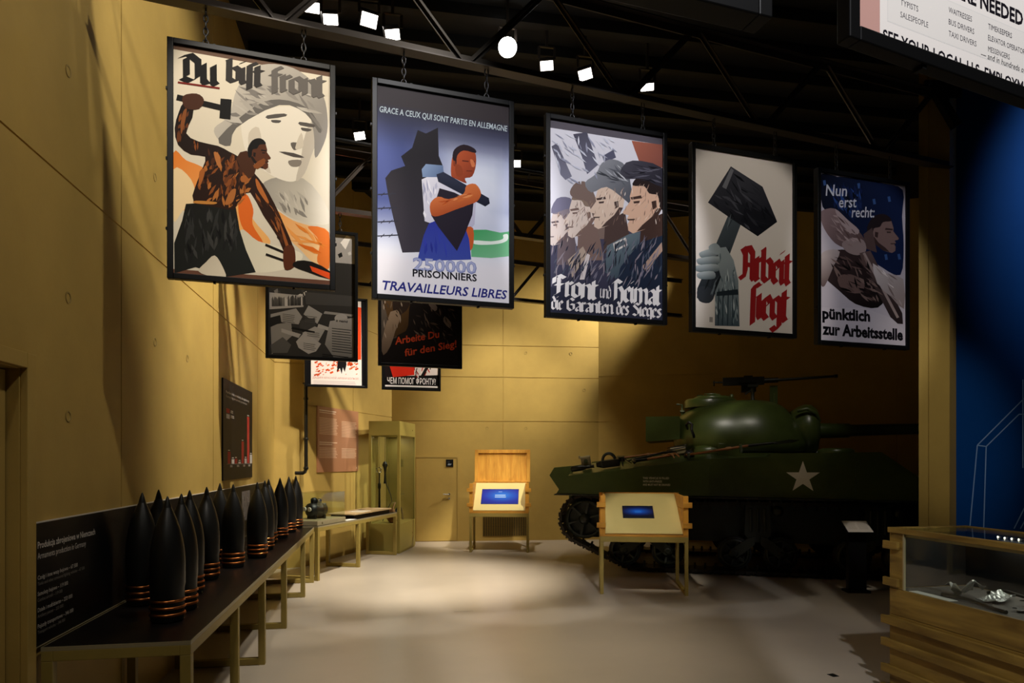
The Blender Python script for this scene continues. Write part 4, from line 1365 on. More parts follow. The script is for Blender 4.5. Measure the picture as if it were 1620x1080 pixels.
CH = lambda X: 4.486 - 0.030 * (X + 1.46)          # first truss, bottom chord
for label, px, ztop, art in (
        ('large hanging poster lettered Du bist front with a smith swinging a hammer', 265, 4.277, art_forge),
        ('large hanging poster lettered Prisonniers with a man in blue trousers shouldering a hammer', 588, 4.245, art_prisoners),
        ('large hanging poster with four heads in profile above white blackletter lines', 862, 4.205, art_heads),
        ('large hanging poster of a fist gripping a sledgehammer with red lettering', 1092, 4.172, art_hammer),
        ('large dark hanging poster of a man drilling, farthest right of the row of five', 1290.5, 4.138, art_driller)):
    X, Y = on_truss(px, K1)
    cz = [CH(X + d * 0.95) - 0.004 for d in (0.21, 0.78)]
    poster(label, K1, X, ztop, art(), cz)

CH2 = lambda X: 4.50 - 0.030 * (X + 1.76)
for label, px, pyb, art in (
        ('grey photo collage poster hanging behind and below the smith poster', 420, 566, art_collage),
        ('dark brown poster with red slanting words hanging behind the prisoners poster', 598, 578, art_victory)):
    X, Y = on_truss(px, K2)
    zt = EYE + (HOR - pyb) * Y / FOC + PH
    poster(label, K2, X, zt, art(), [CH2(X + d * 0.95) - 0.004 for d in (0.21, 0.78)], bolts=False)
CH3 = lambda X: 4.56 - 0.02 * (X + 2.35)
for label, px, pyb, art in (
        ('white and orange Cyrillic poster in a wide black frame, lowest at the left', 482, 611, art_army),
        ('small red and black Cyrillic poster above the glass showcase', 604, 616, art_front)):
    X, Y = on_truss(px, K3)
    zt = EYE + (HOR - pyb) * Y / FOC + PH
    poster(label, K3, X, zt, art(), [CH3(X + d * 0.95) - 0.004 for d in (0.21, 0.78)], bolts=False)


def art_help():
    a = Art(IW, IH)
    W_, H_ = IW, IH
    a.fill(lambda u, v: (222, 216, 208))
    a.poly([(0, .10), (.075, .10), (.075, .55), (0, .55)], '#5a6274'); a.poly([(0, 0), (.075, 0), (.075, .09), (0, .115)], '#b88f84')
    a.poly([(.10, .04), (W_ - .03, .04), (W_ - .03, .15), (.10, .15)], '#cfccc6')
    a.poly([(.102, .042), (W_ - .032, .042), (W_ - .032, .148), (.102, .148)], '#d9d4cc')
    a.text('SEE YOUR LOCAL U.S. EMPLOYMENT SERVICE', (.085, -.012), (.84, -.012), -.032, '#15131a', .02)
    cols = [(.145, ['TYPISTS', 'SALESPEOPLE']), (.32, ['WAITRESSES', 'BUS DRIVERS', 'TAXI DRIVERS']), (.475, ['TIMEKEEPERS', 'ELEVATOR OPERATORS', 'MESSENGERS'])]
    for x, ws in cols:
        for i, t_ in enumerate(reversed(ws)):
            y = .062 + i * .029
            a.text(t_, (x, y), (x + .009 * len(t_), y), -.0145, '#3a3840', .0)
    a.text('— and in hundreds of other war jobs!', (.445, .042), (.765, .042), -.016, '#2a282e', 0, .15)
    a.text('ARE NEEDED AS:', (.34, .165), (.70, .165), -.038, '#17141a', .03)
    return a


X0 = 0.750
pz = C(X0, K0 + TR * X0)
poster('nearest poster overhead listing workers needed, cut off by the top right corner', K0, X0, 2.70 + PH, art_help(), rot=R(6), bolts=True, depth=0.036)


def art_pale():
    a = Art(IW, IH)
    a.fill(lambda u, v: (176, 186, 200))
    a.poly([(0, 0), (IW, 0), (IW, .25), (0, .2)], '#c9d2de')
    return a


X1 = 0.545 - PW * 0.95
poster('pale poster overhead of which only the lower right corner shows', K0, X1, 2.69 + PH, art_pale(), bolts=False, depth=0.06)

# ------------------------------------------------------------------ long bench with the shells
BT = 0.79
S = 0.055                                        # square tube


def bench(name, label, loc, rot, length, depth, legs, rails, two_tone=True):
    """local x along the front edge, y towards the wall"""
    t = thing(name, label, 'display bench', loc, rot)
    b = MB().box(0.004, 0.004, BT - 0.016, length - 0.004, depth - 0.004, BT)
    tag(b.build('bench_top', M['top'], t), 'dark brown bench top')
    b = MB()
    for a in ((0, 0, length, 0.004), (0, depth - .004, length, depth), (0, 0.004, 0.004, depth - .004), (length - .004, .004, length, depth - .004)):
        b.box(a[0], a[1], BT - 0.02, a[2], a[3], BT + 0.001)
    b.build('edge_trim', M['edge'], t)
    b = MB()
    b.box(0, 0, BT - .02 - S, length, S, BT - .0201); b.box(0, depth - S, BT - .02 - S, length, depth, BT - .0201)
    for x in (0, length - S):
        b.box(x, S, BT - .02 - S, x + S, depth - S, BT - .0201)
    b.build('top_frame', M['olive'], t, bevel=0.003)
    for x in legs:
        for y in (0, depth - S):
            m = MB().box(x, y, 0.0, x + S, y + S, BT - .0202 - S)
            m.build('leg', M['olive'], t, bevel=0.003)
        if x in rails:
            m = MB().box(x, S, 0.004, x + S, depth - S, S + .004)
            m.build('foot_rail', M['olive'], t, bevel=0.003)
    return t


pf, pe = F(300, 1016, BT), F(495, 832, BT)
YA = 3.88
LB = pe.y - YA - 0.17
bx = XW + 0.012 + 0.735
bench('long_bench', 'long olive steel bench with dark brown top carrying the artillery shells', (bx, YA, 0), R(90), LB, 0.72,
      [0.0, 1.18, 2.25, 2.98 + .55, LB - S - 1.05, LB - S], [0.0, 1.18, 2.25, 2.98 + .55, LB - S - 1.05, LB - S])

# black graphic panel standing on the bench against the wall
gp = thing('graphic_panel', 'long black information panel behind the shells along the left wall', 'wall panel', (XW + 0.001, 3.845, BT + 0.003), R(90))
GL, GH = 6.75, 0.635
MB().box(0, -0.014, 0, GL, 0, GH).build('board', M['panelblack'], gp)
b = MB()
b.box(-0.004, -0.016, GH, GL, 0, GH + 0.006); b.box(-0.005, -0.016, 0, 0, 0, GH)
b.build('edge_trim', M['white'], gp)
b = MB().box(-0.004, -0.019, 0.0, GL, -0.014, 0.004)
b.build('lower_trim', M['edge'], gp)
la = Art(GL, GH)
rr = random.Random(2)
for i in range(26):
    x, y = rr.uniform(.1, 1.6), rr.uniform(.05, .6)
    la.line((x, y), (x + rr.uniform(.1, .5), y + rr.uniform(-.12, .12)), .003, '#17171a')
    la.k -= 1
la.k += 1
tw = '#d6d0c6'
la.text('Produkcja zbrojeniowa w Niemczech', (.03, .505), (.73, .505), -.036, tw, .018)
la.text('Armaments production in Germany', (.03, .45), (.60, .45), -.034, tw, 0)
for i, (p_, e_) in enumerate((('Czołgi i inne wozy bojowe – 67 500', 'Tanks and other armoured fighting vehicles – 67 500'), ('Samoloty bojowe – 119 000', 'Combat aircraft – 119 000'),
                              ('Działa i moździerze – 233 000', 'Artillery pieces – 233 000'), ('Pojazdy transportowe – 346 000', 'Transport vehicles – 346 000'))):
    y = .345 - .083 * i
    la.text(p_, (.03, y), (.03 + .0135 * len(p_), y), -.022, '#c4beb4', .014)
    la.text(e_, (.03, y - .03), (.03 + .0108 * len(e_), y - .03), -.018, '#8a857c', .004)
la.poly([(5.05, .2), (5.55, .2), (5.55, .57), (5.05, .57)], '#8d8784', '#6a6461', ((5.05, .57), (5.4, .2)))
for i in range(14):
    x, y = rr.uniform(5.07, 5.48), rr.uniform(.22, .5)
    la.poly([(x, y), (x + .04, y), (x + .03, y + .06), (x + .01, y + .05)], rr.choice(['#4a4444', '#a8a2a0', '#5a5454']))
la.build('lettering', gp, M['printmatte'], at=(0, -0.0145, 0))  # all printing of the panel: text and the grey photograph

# shells: body, fuze tip, three copper driving bands
SH_R = 0.098


def shell_proto(label):
    t = thing('artillery_shell', label, 'artillery shell', (0, 0, 0), 0, 'artillery shells on the long bench')
    pr = [(0.082, 0.0), (0.092, 0.008), (0.094, 0.20), (SH_R, 0.22), (SH_R, 0.30)]
    for i in range(1, 15):
        h = i / 14
        pr.append((SH_R * (1 - h ** 2.15) * 0.86 + SH_R * 0.14 * (1 - h) + 0.0235 * h, 0.30 + 0.375 * h))
    b = MB().lathe(pr, 32)
    b.build('shell_body', M['shell'], t)
    b = MB().lathe([(0.0235, 0.6752), (0.0205, 0.69), (0.0145, 0.713), (0.006, 0.738), (0.0008, 0.746)], 20)
    b.build('fuze_tip', M['shell'], t)
    for z in (0.045, 0.085, 0.125):
        m = MB().lathe([(0.0935, z - .009), (0.0995, z - .008), (0.1005, z), (0.0995, z + .008), (0.0935, z + .009)], 32)
        tag(m.build('driving_band', M['copper'], t), 'bright copper driving band')
    return t


SHL = [  # px of the axis, depth in the lens frame, label
    (265, 4.09, 'black artillery shell nearest the front corner of the bench, foremost of all'),
    (225, 4.56, 'black artillery shell closest to the panel lettering, leftmost of the shells'),
    (287, 4.40, 'black artillery shell just right of and behind the foremost shell'),
    (251, 5.02, 'black artillery shell peeping out between the foremost and the leftmost shell'),
    (300, 4.92, 'black artillery shell half hidden behind the third shell from the corner'),
    (327, 5.52, 'black artillery shell standing alone with its three bands clear, fourth along the front row'),
    (348, 6.42, 'black artillery shell in the back row under the left edge of the chart board'),
    (369, 6.15, 'black artillery shell under the right part of the chart board in the front row'),
    (407, 6.75, 'black artillery shell beside the small grey photograph on the panel'),
    (419, 7.35, 'black artillery shell just right of the one beside the grey photograph'),
    (425, 7.9, 'black artillery shell hidden deepest behind the pair beside the photograph'),
    (443, 8.45, 'tallest looking black artillery shell of the last three by the bench end'),
    (457, 9.1, 'black artillery shell in the middle of the last three by the bench end'),
    (468, 9.65, 'black artillery shell at the far end of the bench under the black pipe'),
]
proto = shell_proto(SHL[0][2])
for i, (px, Y, lab) in enumerate(SHL):
    p = C((px - 810) / FOC * Y, Y, BT + 0.0015)
    if i == 0:
        proto.location = p
    else:
        dup(proto, p, 0.3 * i, lab)

# chart board on the left wall
cb_ = thing('chart_board', 'black bar chart board with red and white bars high on the left wall', 'wall board', (XW + 0.001, 0, 0), R(90))
def on_left(px, py):
    a = (px - 810) / FOC
    r = C(a, 1)
    k = XW / r.x
    return r.y * k, EYE + (HOR - py) * k / FOC
ya, z1_ = on_left(350.5, 597)
yb, z2_ = on_left(397, 753)
_, z0_ = on_left(353, 760)
cb_.location = (XW + 0.001, ya, z0_)
cw, chh = yb - ya, z1_ - z0_
MB().box(0, -0.016, 0, cw, 0, chh).build('board', M['panelblack'], cb_)
a = Art(cw, chh)
W_, H_ = cw, chh
a.text('Porównanie produkcji zbrojeniowej', (.08 * W_, .865 * H_), (.86 * W_, .865 * H_), -.026 * H_, '#bdb7b0', .02)
a.text('Comparing armaments production', (.08 * W_, .825 * H_), (.78 * W_, .825 * H_), -.024 * H_, '#aca69e', 0)
a.poly([(.09 * W_, .67 * H_), (.19 * W_, .67 * H_), (.19 * W_, .715 * H_), (.09 * W_, .715 * H_)], '#a8322a')
a.poly([(.09 * W_, .615 * H_), (.19 * W_, .615 * H_), (.19 * W_, .66 * H_), (.09 * W_, .66 * H_)], '#b9b3ad')
a.bars(.22 * W_, .68 * H_, .30 * W_, 2, .016 * H_, .008 * H_, '#b9b3ad'); a.bars(.22 * W_, .63 * H_, .33 * W_, 2, .016 * H_, .008 * H_, '#b9b3ad')
for x, h, c in ((.13, .12, '#a8322a'), (.25, .045, '#c9c3bd'), (.35, .05, '#a8322a'), (.47, .018, '#c9c3bd'), (.58, .24, '#a8322a'), (.69, .055, '#c9c3bd'), (.79, .53, '#a8322a'), (.90, .10, '#c9c3bd')):
    a.poly([(x * W_, .165 * H_), ((x + .085) * W_, .165 * H_), ((x + .085) * W_, (.165 + h) * H_), (x * W_, (.165 + h) * H_)], c)
    a.bars((x + .01) * W_, (.175 + h) * H_, (x + .075) * W_, 1, .01, .008 * H_, '#c9c3bd')
a.poly([(.1 * W_, .158 * H_), (.96 * W_, .158 * H_), (.96 * W_, .163 * H_), (.1 * W_, .163 * H_)], '#8a847e')
for x in (.2, .42, .64, .84):
    a.bars(x * W_, .13 * H_, (x + .08) * W_, 2, .012 * H_, .007 * H_, '#b9b3ad')
a.build('lettering', cb_, M['printmatte'], at=(0, -0.0165, 0))  # all printing of the chart: bars and key as well as text

# pipe in the corner
pp = C(-3.40, 11.14).to_2d()
def down(px, Y):
    return C((px - 810) / FOC * Y, Y)
q0 = down(484, 11.07)
pt = thing('corner_pipe', 'black pipe running down the corner and elbowing left above the bench end', 'pipe', (q0.x, q0.y, 0))
zb = EYE - 20 * 11.07 / FOC
b = MB()
dl = C(-0.17, -0.02).to_2d()
b.tube([(0, 0, 3.0), (0, 0, zb + .06), (dl.x * .1, dl.y * .1, zb + .018), (dl.x * .28, dl.y * .28, zb), (dl.x, dl.y, zb)], 0.030, 12)
b.build('pipe', M['pipe'], pt)
for z in (zb + .08, zb + .55, 2.75):
    MB().lathe([(0.038, z - .02), (0.040, z - .015), (0.040, z + .015), (0.038, z + .02)], 14).build('coupling', M['pipe'], pt)
b = MB()
b.box(-.05, -.012, 2.99, .05, .16, 3.01)
b.box(-.02, .0, 2.2, .02, .14, 2.215)
b.build('wall_clip', M['pipe'], pt)

# ------------------------------------------------------------------ slanted wall: info board, second bench, showcase
db = (P_C - P_B).normalized()
ang_s = math.atan2(db.y, db.x)
nb = Vector((db.y, -db.x))
def on_slant(px, py=None):
    a = (px - 810) / FOC
    r = C(a, 1)
    A = Matrix(((r.x, -db.x), (r.y, -db.y)))
    t = A.inverted() @ P_B
    return (t.y, t.x) if py is None else (t.y, EYE + (HOR - py) * t.x / FOC)
ua, za = on_slant(500.5, 641.5)
ub, zb2 = on_slant(565.5, 746)
_, zb3 = on_slant(501, 747)
ib = thing('info_board', 'terracotta information board with pale text columns on the slanted wall', 'wall board',
           (P_B.x + db.x * ua + nb.x * .001, P_B.y + db.y * ua + nb.y * .001, zb3), ang_s)
iw, ih = ub - ua, za - zb3
MB().box(0, -0.02, 0, iw, 0, ih).build('board', M['terracotta'], ib)
a = Art(iw, ih)
tc_ = '#e2bd9c'
a.bars(.04 * iw, .935 * ih, .46 * iw, 1, .02, .013 * ih, '#f0dcc4'); a.bars(.04 * iw, .905 * ih, .44 * iw, 1, .02, .011 * ih, '#ecd2b6')
for x0, x1, y0, n in ((.04, .48, .58, 11), (.56, .95, .56, 11), (.04, .46, .22, 7), (.56, .95, .22, 7)):
    a.bars(x0 * iw, y0 * ih, x1 * iw, n, .024 * ih, .010 * ih, tc_)
a.bars(.04 * iw, .45 * ih, .46 * iw, 1, .02, .012 * ih, '#ecd2b6'); a.bars(.04 * iw, .42 * ih, .34 * iw, 1, .02, .011 * ih, '#ecd2b6')
a.blob(.95 * iw, .055 * ih, .012, .016, '#ecd9c4')
a.build('lettering', ib, M['printmatte'], at=(0, -0.0205, 0))

f0, f1 = F(503, 919), F(629, 877)
d2 = (f1 - f0).to_2d()
L2 = d2.length - 0.03
ang2 = math.atan2(d2.y, d2.x)
S2 = 0.06
bench('short_bench', 'shorter olive steel bench with machine and tablet on it, beside the showcase', (f0.x, f0.y, 0), ang2, L2, 0.60,
      [0.0, 1.30, L2 - S], [0.0, 1.30, L2 - S])
B2 = Matrix.Rotation(ang2, 4, 'Z')
def on_b2(x, y, z=BT + 0.0015):
    v = B2 @ Vector((x, y, 0))
    return (f0.x + v.x, f0.y + v.y, z)

mc = thing('aircraft_engine_part', 'black glossy machine with two pale ports on the short bench', 'machine', on_b2(0.50, 0.30, BT + 0.0715), ang2 - 0.35)
b = MB()
b.lathe([(0.001, -.17), (.07, -.17), (.10, -.15), (.115, -.08), (.105, 0), (.12, .02), (.12, .05), (.09, .07), (.085, .14), (.05, .17), (.001, .172)], 20, 'x', (0, 0, .135))
b.build('machine_body', M['black'], mc)
b = MB()
b.lathe([(.045, .0), (.05, .02), (.05, .08), (.03, .10), (.001, .102)], 14, 'z', (-.06, 0, .22)); b.lathe([(.04, 0), (.045, .07), (.02, .09), (.001, .09)], 14, 'z', (.05, .02, .21))
b.lathe([(.03, 0), (.035, .05), (.001, .055)], 12, 'z', (.12, -.02, .18))
b.build('cylinder_cluster', M['black'], mc)
for y in (-.055, .055):
    m = MB().lathe([(.028, -.175), (.034, -.185), (.034, -.20), (.024, -.20)], 14, 'x', (0, y, .15))
    tag(m.build('port_cap', M['white'], mc), 'pale round port cap')
b = MB()
for k in range(6):
    t = 2 * math.pi * k / 6
    b.tube([(-.12, .09 * math.cos(t), .135 + .09 * math.sin(t)), (.0, .13 * math.cos(t + .3), .135 + .11 * math.sin(t + .3)), (.13, .07 * math.cos(t), .135 + .07 * math.sin(t))], .009, 6)
b.build('piping', M['pipe'], mc)
b = MB()
for x in (-.1, .08):
    b.box(x - .015, -.09, 0, x + .015, .09, .06)
b.build('mount', M['black'], mc)
gc = thing('glass_cover', 'clear glass cover on a grey plinth over the black machine', 'glass cover', on_b2(0.06, 0.04), ang2)
b = MB().box(0, 0, 0, 0.86, 0.50, 0.07)
tag(b.build('plinth', M['edge'], gc, bevel=0.003), 'grey plinth')
g = MB()
g.box(.01, .01, .0705, .85, .014, .47); g.box(.01, .486, .0705, .85, .49, .47); g.box(.01, .014, .0705, .014, .486, .47); g.box(.846, .014, .0705, .85, .486, .47); g.box(.01, .01, .4701, .85, .49, .474)
g.build('glass_case', M['glass'], gc)
m = MB().lathe([(.014, -.004), (.014, 0)], 12, 'y', (.13, 0, .035)); tag(m.build('plinth_lock', M['chrome'], gc), 'small chrome lock')
tb = thing('reading_tablet', 'sand coloured flat display board with a pale sheet on the short bench', 'display board', on_b2(1.28, 0.06), ang2)
MB().box(0.03, 0.03, 0, 1.42, 0.45, 0.06).build('riser', M['top'], tb)
b = MB().box(0, 0, .06, 1.45, 0.49, .085); b.build('board', M['tablet'], tb, bevel=0.004)
a = Art(1.45, .49)
a.poly([(.35, .05), (.75, .05), (.75, .33), (.35, .33)], '#e2d8c2'); a.bars(.37, .09, .73, 7, .03, .012, '#a89c86')
a.poly([(.8, .3), (1.05, .3), (1.05, .4), (.8, .4)], '#5b4c38'); a.poly([(1.1, .05), (1.4, .05), (1.4, .25), (1.1, .25)], '#cbb48c')
o = a.build('lettering', tb, M['printmatte']); o.rotation_euler = (R(-90), 0, 0); o.location = (0, 0, .0855)  # printed sheet and colour fields of the board, not only text
b = MB().box(0.04, 0.02, 0, .36, .15, .003)
tag(b.build('caption_card', M['paper'], loc=on_b2(.84 + .06, .0, BT + .002), rot=ang2), 'white caption card lying at the front edge of the short bench', 'card')

# tall glass showcase
c0, c1_, c2_ = F(632.5, 875.8), F(657, 863.5), None
px_ = c1_ - c0
ang3 = math.atan2(px_.y, px_.x)                  # local x runs back along the right face
sc_ = thing('glass_showcase', 'tall olive framed glass showcase standing by the slanted wall', 'showcase', (c0.x, c0.y, 0), ang3)
SW, SD, SH_, T_ = px_.length, 0.60, 2.49, 0.05
b = MB().box(0.01, 0.01, 0, SW - .01, SD - .01, 0.03); b.box(0, 0, .03, SW, SD, .56); b.build('base_cabinet', M['olivecase'], sc_, bevel=0.004)
b = MB().box(0, 0, 2.22, SW, SD, SH_); b.build('canopy', M['olivecase'], sc_, bevel=0.004)
for x in (0, SW - T_):
    for y in (0, SD - T_):
        MB().box(x, y, .5601, x + T_, y + T_, 2.2199).build('corner_post', M['olivecase'], sc_)
for a_ in ((T_, .015, SW - T_, .021), (T_, SD - .021, SW - T_, SD - .015)):
    MB().box(a_[0], a_[1], .5602, a_[2], a_[3], 2.2198).build('glass_pane', M['glass'], sc_)
MB().box(.015, T_, .5602, .021, SD - T_, 2.2198).build('glass_pane', M['glass'], sc_)
MB().box(SW - .021, T_, .5602, SW - .015, SD - T_, 2.2198).build('back_panel', M['olivecase'], sc_)
for z in (.30, 2.35):
    m = MB().lathe([(.014, -.005), (.014, -.0005)], 12, 'y', (SW * .8, 0, z)); tag(m.build('case_lock', M['chrome'], sc_), 'small chrome lock')
B3 = Matrix.Rotation(ang3, 4, 'Z')
def in_case(x, y, z):
    v = B3 @ Vector((x, y, 0))
    return (c0.x + v.x, c0.y + v.y, z)
hg = thing('field_telephone_set', 'dark handset with a curling cord hanging inside the showcase', 'handset', in_case(.45, .42, 0), ang3)
b = MB(); b.tube([(0, 0, 2.2198), (0, 0, 1.72)], .004, 6); b.build('hanging_wire', M['chain'], hg)
b = MB(); b.lathe([(.03, 1.30), (.02, 1.36), (.016, 1.5), (.03, 1.6), (.055, 1.66), (.03, 1.72), (.008, 1.73)], 14); b.build('handset', M['toolsteel'], hg)
b = MB(); b.tube([(.02, 0, 1.32), (.05, -.05, 1.2), (-.02, -.12, 1.08), (.06, -.12, .95), (.05, -.06, .85), (.03, .02, .7), (.02, .05, .565)], .007, 6); b.build('cord', M['rubber'], hg)
hg2 = thing('metal_probe', 'dark metal rod with a bright claw hanging at the left inside the showcase', 'tool', in_case(.25, .47, 0), ang3)
b = MB(); b.tube([(0, 0, 2.2198), (0, 0, 1.60)], .003, 6); b.build('hanging_wire', M['chain'], hg2)
b = MB(); b.lathe([(.018, .72), (.022, .9), (.018, 1.2), (.03, 1.22), (.03, 1.3), (.014, 1.32), (.014, 1.5)], 12); b.build('rod', M['toolsteel'], hg2)
b = MB()
for k in range(3):
    t = k * 2.1
    b.tube([(0, 0, 1.5), (.05 * math.cos(t), .05 * math.sin(t), 1.53), (.055 * math.cos(t), .055 * math.sin(t), 1.6), (0.0, 0.0, 1.61)], .008, 6)
tag(b.build('claw', M['chrome'], hg2), 'bright claw')
bg = thing('canvas_bag', 'brown canvas bag lying on the floor of the showcase', 'bag', in_case(.24, .22, .5605), ang3 + .3)
b = MB()
vs, fs = [], []
for i in range(9):
    for k in range(16):
        t = 2 * math.pi * k / 16
        h = i / 8
        r = (.14 * math.sin(min(1, h * 1.6 + .25) * 1.57) * (1 - .55 * h ** 2)) * (1 + .12 * math.sin(3 * t + 4 * h))
        vs.append((r * 1.25 * math.cos(t), r * .8 * math.sin(t), .26 * h))
for i in range(8):
    for k in range(16):
        fs.append((i * 16 + k, i * 16 + (k + 1) % 16, (i + 1) * 16 + (k + 1) % 16, (i + 1) * 16 + k))
fs.append(tuple(range(15, -1, -1))); fs.append(tuple(range(128, 144)))
b.add(vs, fs, True); b.build('bag_body', M['canvas'], bg)
b = MB(); b.tube([(-.12, 0, .22), (-.08, -.04, .34), (0, -.06, .38), (.08, -.04, .34), (.12, 0, .22)], .012, 6); b.build('strap', M['leather'], bg)
kt = thing('respirator_canister', 'dark round canister with a hose beside the bag in the showcase', 'canister', in_case(.62, .25, .5605), ang3)
b = MB().lathe([(.085, 0), (.09, .01), (.09, .16), (.07, .18), (.03, .19), (.03, .21), (.001, .211)], 20); b.build('canister', M['toolsteel'], kt)
b = MB(); b.tube([(0, 0, .2), (0, -.04, .27), (.07, -.08, .25), (.12, -.1, .12), (.13, -.1, .02)], .02, 8); b.build('hose', M['rubber'], kt)
# fill light added under the showcase canopy, no lamp body there
la_ = bpy.data.lights.new('case_fill', 'AREA'); la_.shape = 'RECTANGLE'; la_.size = SW - .3; la_.size_y = .08; la_.energy = 3.5; la_.color = WARM
lo_ = bpy.data.objects.new('case_fill', la_); COL.objects.link(lo_); lo_.location = in_case(SW / 2, .30, 2.21); lo_.rotation_euler = (0, 0, ang3)

# ------------------------------------------------------------------ kiosks: crate on a steel stand with a sloping screen panel
def kiosk(label, loc, rot, w, d, zt, zlow, zhigh, screen, lid=None, seed=1, dark=False, pc='cream'):
    """local x along the front, y to the back; panel slopes from (front, zlow) up to (back, zhigh)"""
    t = thing('information_kiosk', label, 'kiosk', loc, rot, 'crate kiosks with blue touch screens')
    s = 0.045
    b = MB()
    b.box(0, 0, zt - .07, w, s, zt); b.box(0, d - s, zt - .07, w, d, zt)
    for x in (0, w - s):
        b.box(x, s, zt - .07, x + s, d - s, zt)
    b.build('stand_frame', M['olive'], t, bevel=0.003)
    for x in (0, w - s):
        for y in (0, d - s):
            MB().box(x, y, 0, x + s, y + s, zt - .0701).build('leg', M['olive'], t, bevel=0.003)
        MB().box(x, s, .002, x + s, d - s, .04).build('foot_rail', M['olive'], t)
    # crate floor, back, side walls, corner posts and battens
    z0 = zt + .001
    sw = .067
    b = MB(); b.box(.0, .0, z0, w, d, z0 + .022); b.box(sw + .0005, .0, z0 + .0225, w - sw - .0005, .018, zlow - .014)
    b.build('crate_floor', M['pineh'], t, bevel=0.003)
    b = MB(); b.box(sw + .0005, d - .045, z0 + .0225, w - sw - .0005, d - .022, zhigh)
    b.build('back_board', M['pineh'], t, bevel=0.003)
    for sx in (0, 1):
        x0, x1 = (.045, sw) if sx == 0 else (w - sw, w - .045)
        b = MB()
        n = 3
        for i in range(n):
            za, zb = z0 + .0225 + (zhigh - z0 - .0225) * i / n, z0 + .0225 + (zhigh - z0 - .0225) * (i + 1) / n - .003
            b.box(x0, .0225, za, x1, d - .0225, zb)
        b.build('side_boards', M['pineh'], t, bevel=0.003)
        p0_, p1_ = (0, sw) if sx == 0 else (w - sw, w)
        for y in (0, d - .022):
            MB().box(p0_, y, z0 + .0225, p1_, y + .022, zhigh).build('corner_post', M['pine'], t, bevel=0.003)
        for zz in (.28, .78):
            z = z0 + (zhigh - z0) * zz
            xa, xb = (.012, .0445) if sx == 0 else (w - .0445, w - .012)
            MB().box(xa, .0225, z - .028, xb, d - .0225, z + .028).build('batten', M['pineh'], t, bevel=0.003)
            xa, xb = (-.045, sw + .004) if sx == 0 else (w - sw - .004, w + .045)
            MB().box(xa, -.0265, z - .034, xb, -.0005, z + .034).build('batten', M['pineh'], t, bevel=0.003)
    b = MB()
    yb_ = d - .05
    pl = Matrix.Identity(4)
    p0, p1 = Vector((0, .012, zlow)), Vector((0, yb_, zhigh - .012))
    sl = (p1 - p0); ln = sl.length; an = math.atan2(sl.z, sl.y)
    X = Matrix.Translation((sw + .001, .012, zlow)) @ Matrix.Rotation(an, 4, 'X')
    b.xf = X
    b.box(0, 0, -.012, w - 2 * sw - .002, ln, 0)
    pn = b.build('sloping_panel', M[pc], t, bevel=0.002)
    pn['label'] = 'pale cream sloping panel'
    u0, u1, v0, v1, glow = screen
    W_, H_ = (u1 - u0) * (w - 2 * sw - .002), (v1 - v0) * ln
    a = Art(W_, H_)
    cx, cy = .55, .42
    if glow > 1.5:
        a.fill(lambda u, v: tuple(int(c) for c in (6 + 60 * max(0, 1 - 2.6 * math.hypot((u - cx) * 1.0, v - cy)) ** 2, 34 + 110 * max(0, 1 - 2.0 * math.hypot((u - cx) * .9, v - cy)), 120 + 110 * max(0, 1 - 1.5 * math.hypot((u - cx) * .8, v - cy)))), 18, 12)
    else:
        a.fill(lambda u, v: tuple(int(c) for c in (2 + 8 * max(0, 1 - 2.4 * abs(v - .45)), 8 + 80 * max(0, 1 - 2.2 * math.hypot((u - .5) * .8, (v - .45) * 1.3)), 24 + 165 * max(0, 1 - 1.9 * math.hypot((u - .5) * .85, (v - .45) * 1.3)))), 18, 12)
    if glow > 1.5:
        a.bars(W_ * .36, H_ * .44, W_ * .68, 2, H_ * .12, H_ * .055, '#c4dcf4', rag=.1)
        a.bars(W_ * .45, H_ * .8, W_ * .56, 1, .1, H_ * .03, '#a8c8f0')
    else:
        a.bars(W_ * .4, H_ * .45, W_ * .62, 2, H_ * .1, H_ * .03, '#2a6cb0', rag=.1)
    o = a.build('touch_screen', t, SCREEN[glow > 1.5])
    # art lies in x-z facing -y: lay it on the slope
    o.matrix_local = X @ Matrix.Translation((u0 * (w - 2 * sw - .002), v0 * ln, .0012)) @ Matrix.Rotation(R(-90), 4, 'X')
    o['label'] = 'glowing blue touch screen'
    bz = MB(); bz.xf = X
    e = .006
    x0, x1, y0, y1 = u0 * (w - 2 * sw - .002) - e, u1 * (w - 2 * sw - .002) + e, v0 * ln - e, v1 * ln + e
    bz.box(x0, y0, .0001, x1, y1, .001)
    bz.build('screen_bezel', M['black'], t)
    if lid:
        l0, l1, h = lid
        lz = zhigh + .004
        L = MB(); L.xf = Matrix.Translation((0, d - .03, lz)) @ Matrix.Rotation(R(-8), 4, 'X')
        f = .07
        L.box(l0, 0, 0, l0 + f, .05, h); L.box(l1 - f, 0, 0, l1, .05, h); L.box(l0 + f, 0, h - f, l1 - f, .05, h); L.box(l0 + f, 0, 0, l1 - f, .05, .03)
        lo = L.build('lid_frame', M['pine'], t, bevel=0.003)
        L2_ = MB(); L2_.xf = L.xf
        n = 6
        for i in range(n):
            xa, xb = l0 + f + (l1 - l0 - 2 * f) * i / n, l0 + f + (l1 - l0 - 2 * f) * (i + 1) / n - .002
            L2_.box(xa, .03, .03, xb, .049, h - f)
        L2_.build('lid_boards', M['pine'], t)
        for x in (l0 + .25, l1 - .25):
            MB().box(x - .02, d - .031, zhigh - .05, x + .02, d - .018, zhigh + .0035).build('hinge', M['toolsteel'], t)
    return t


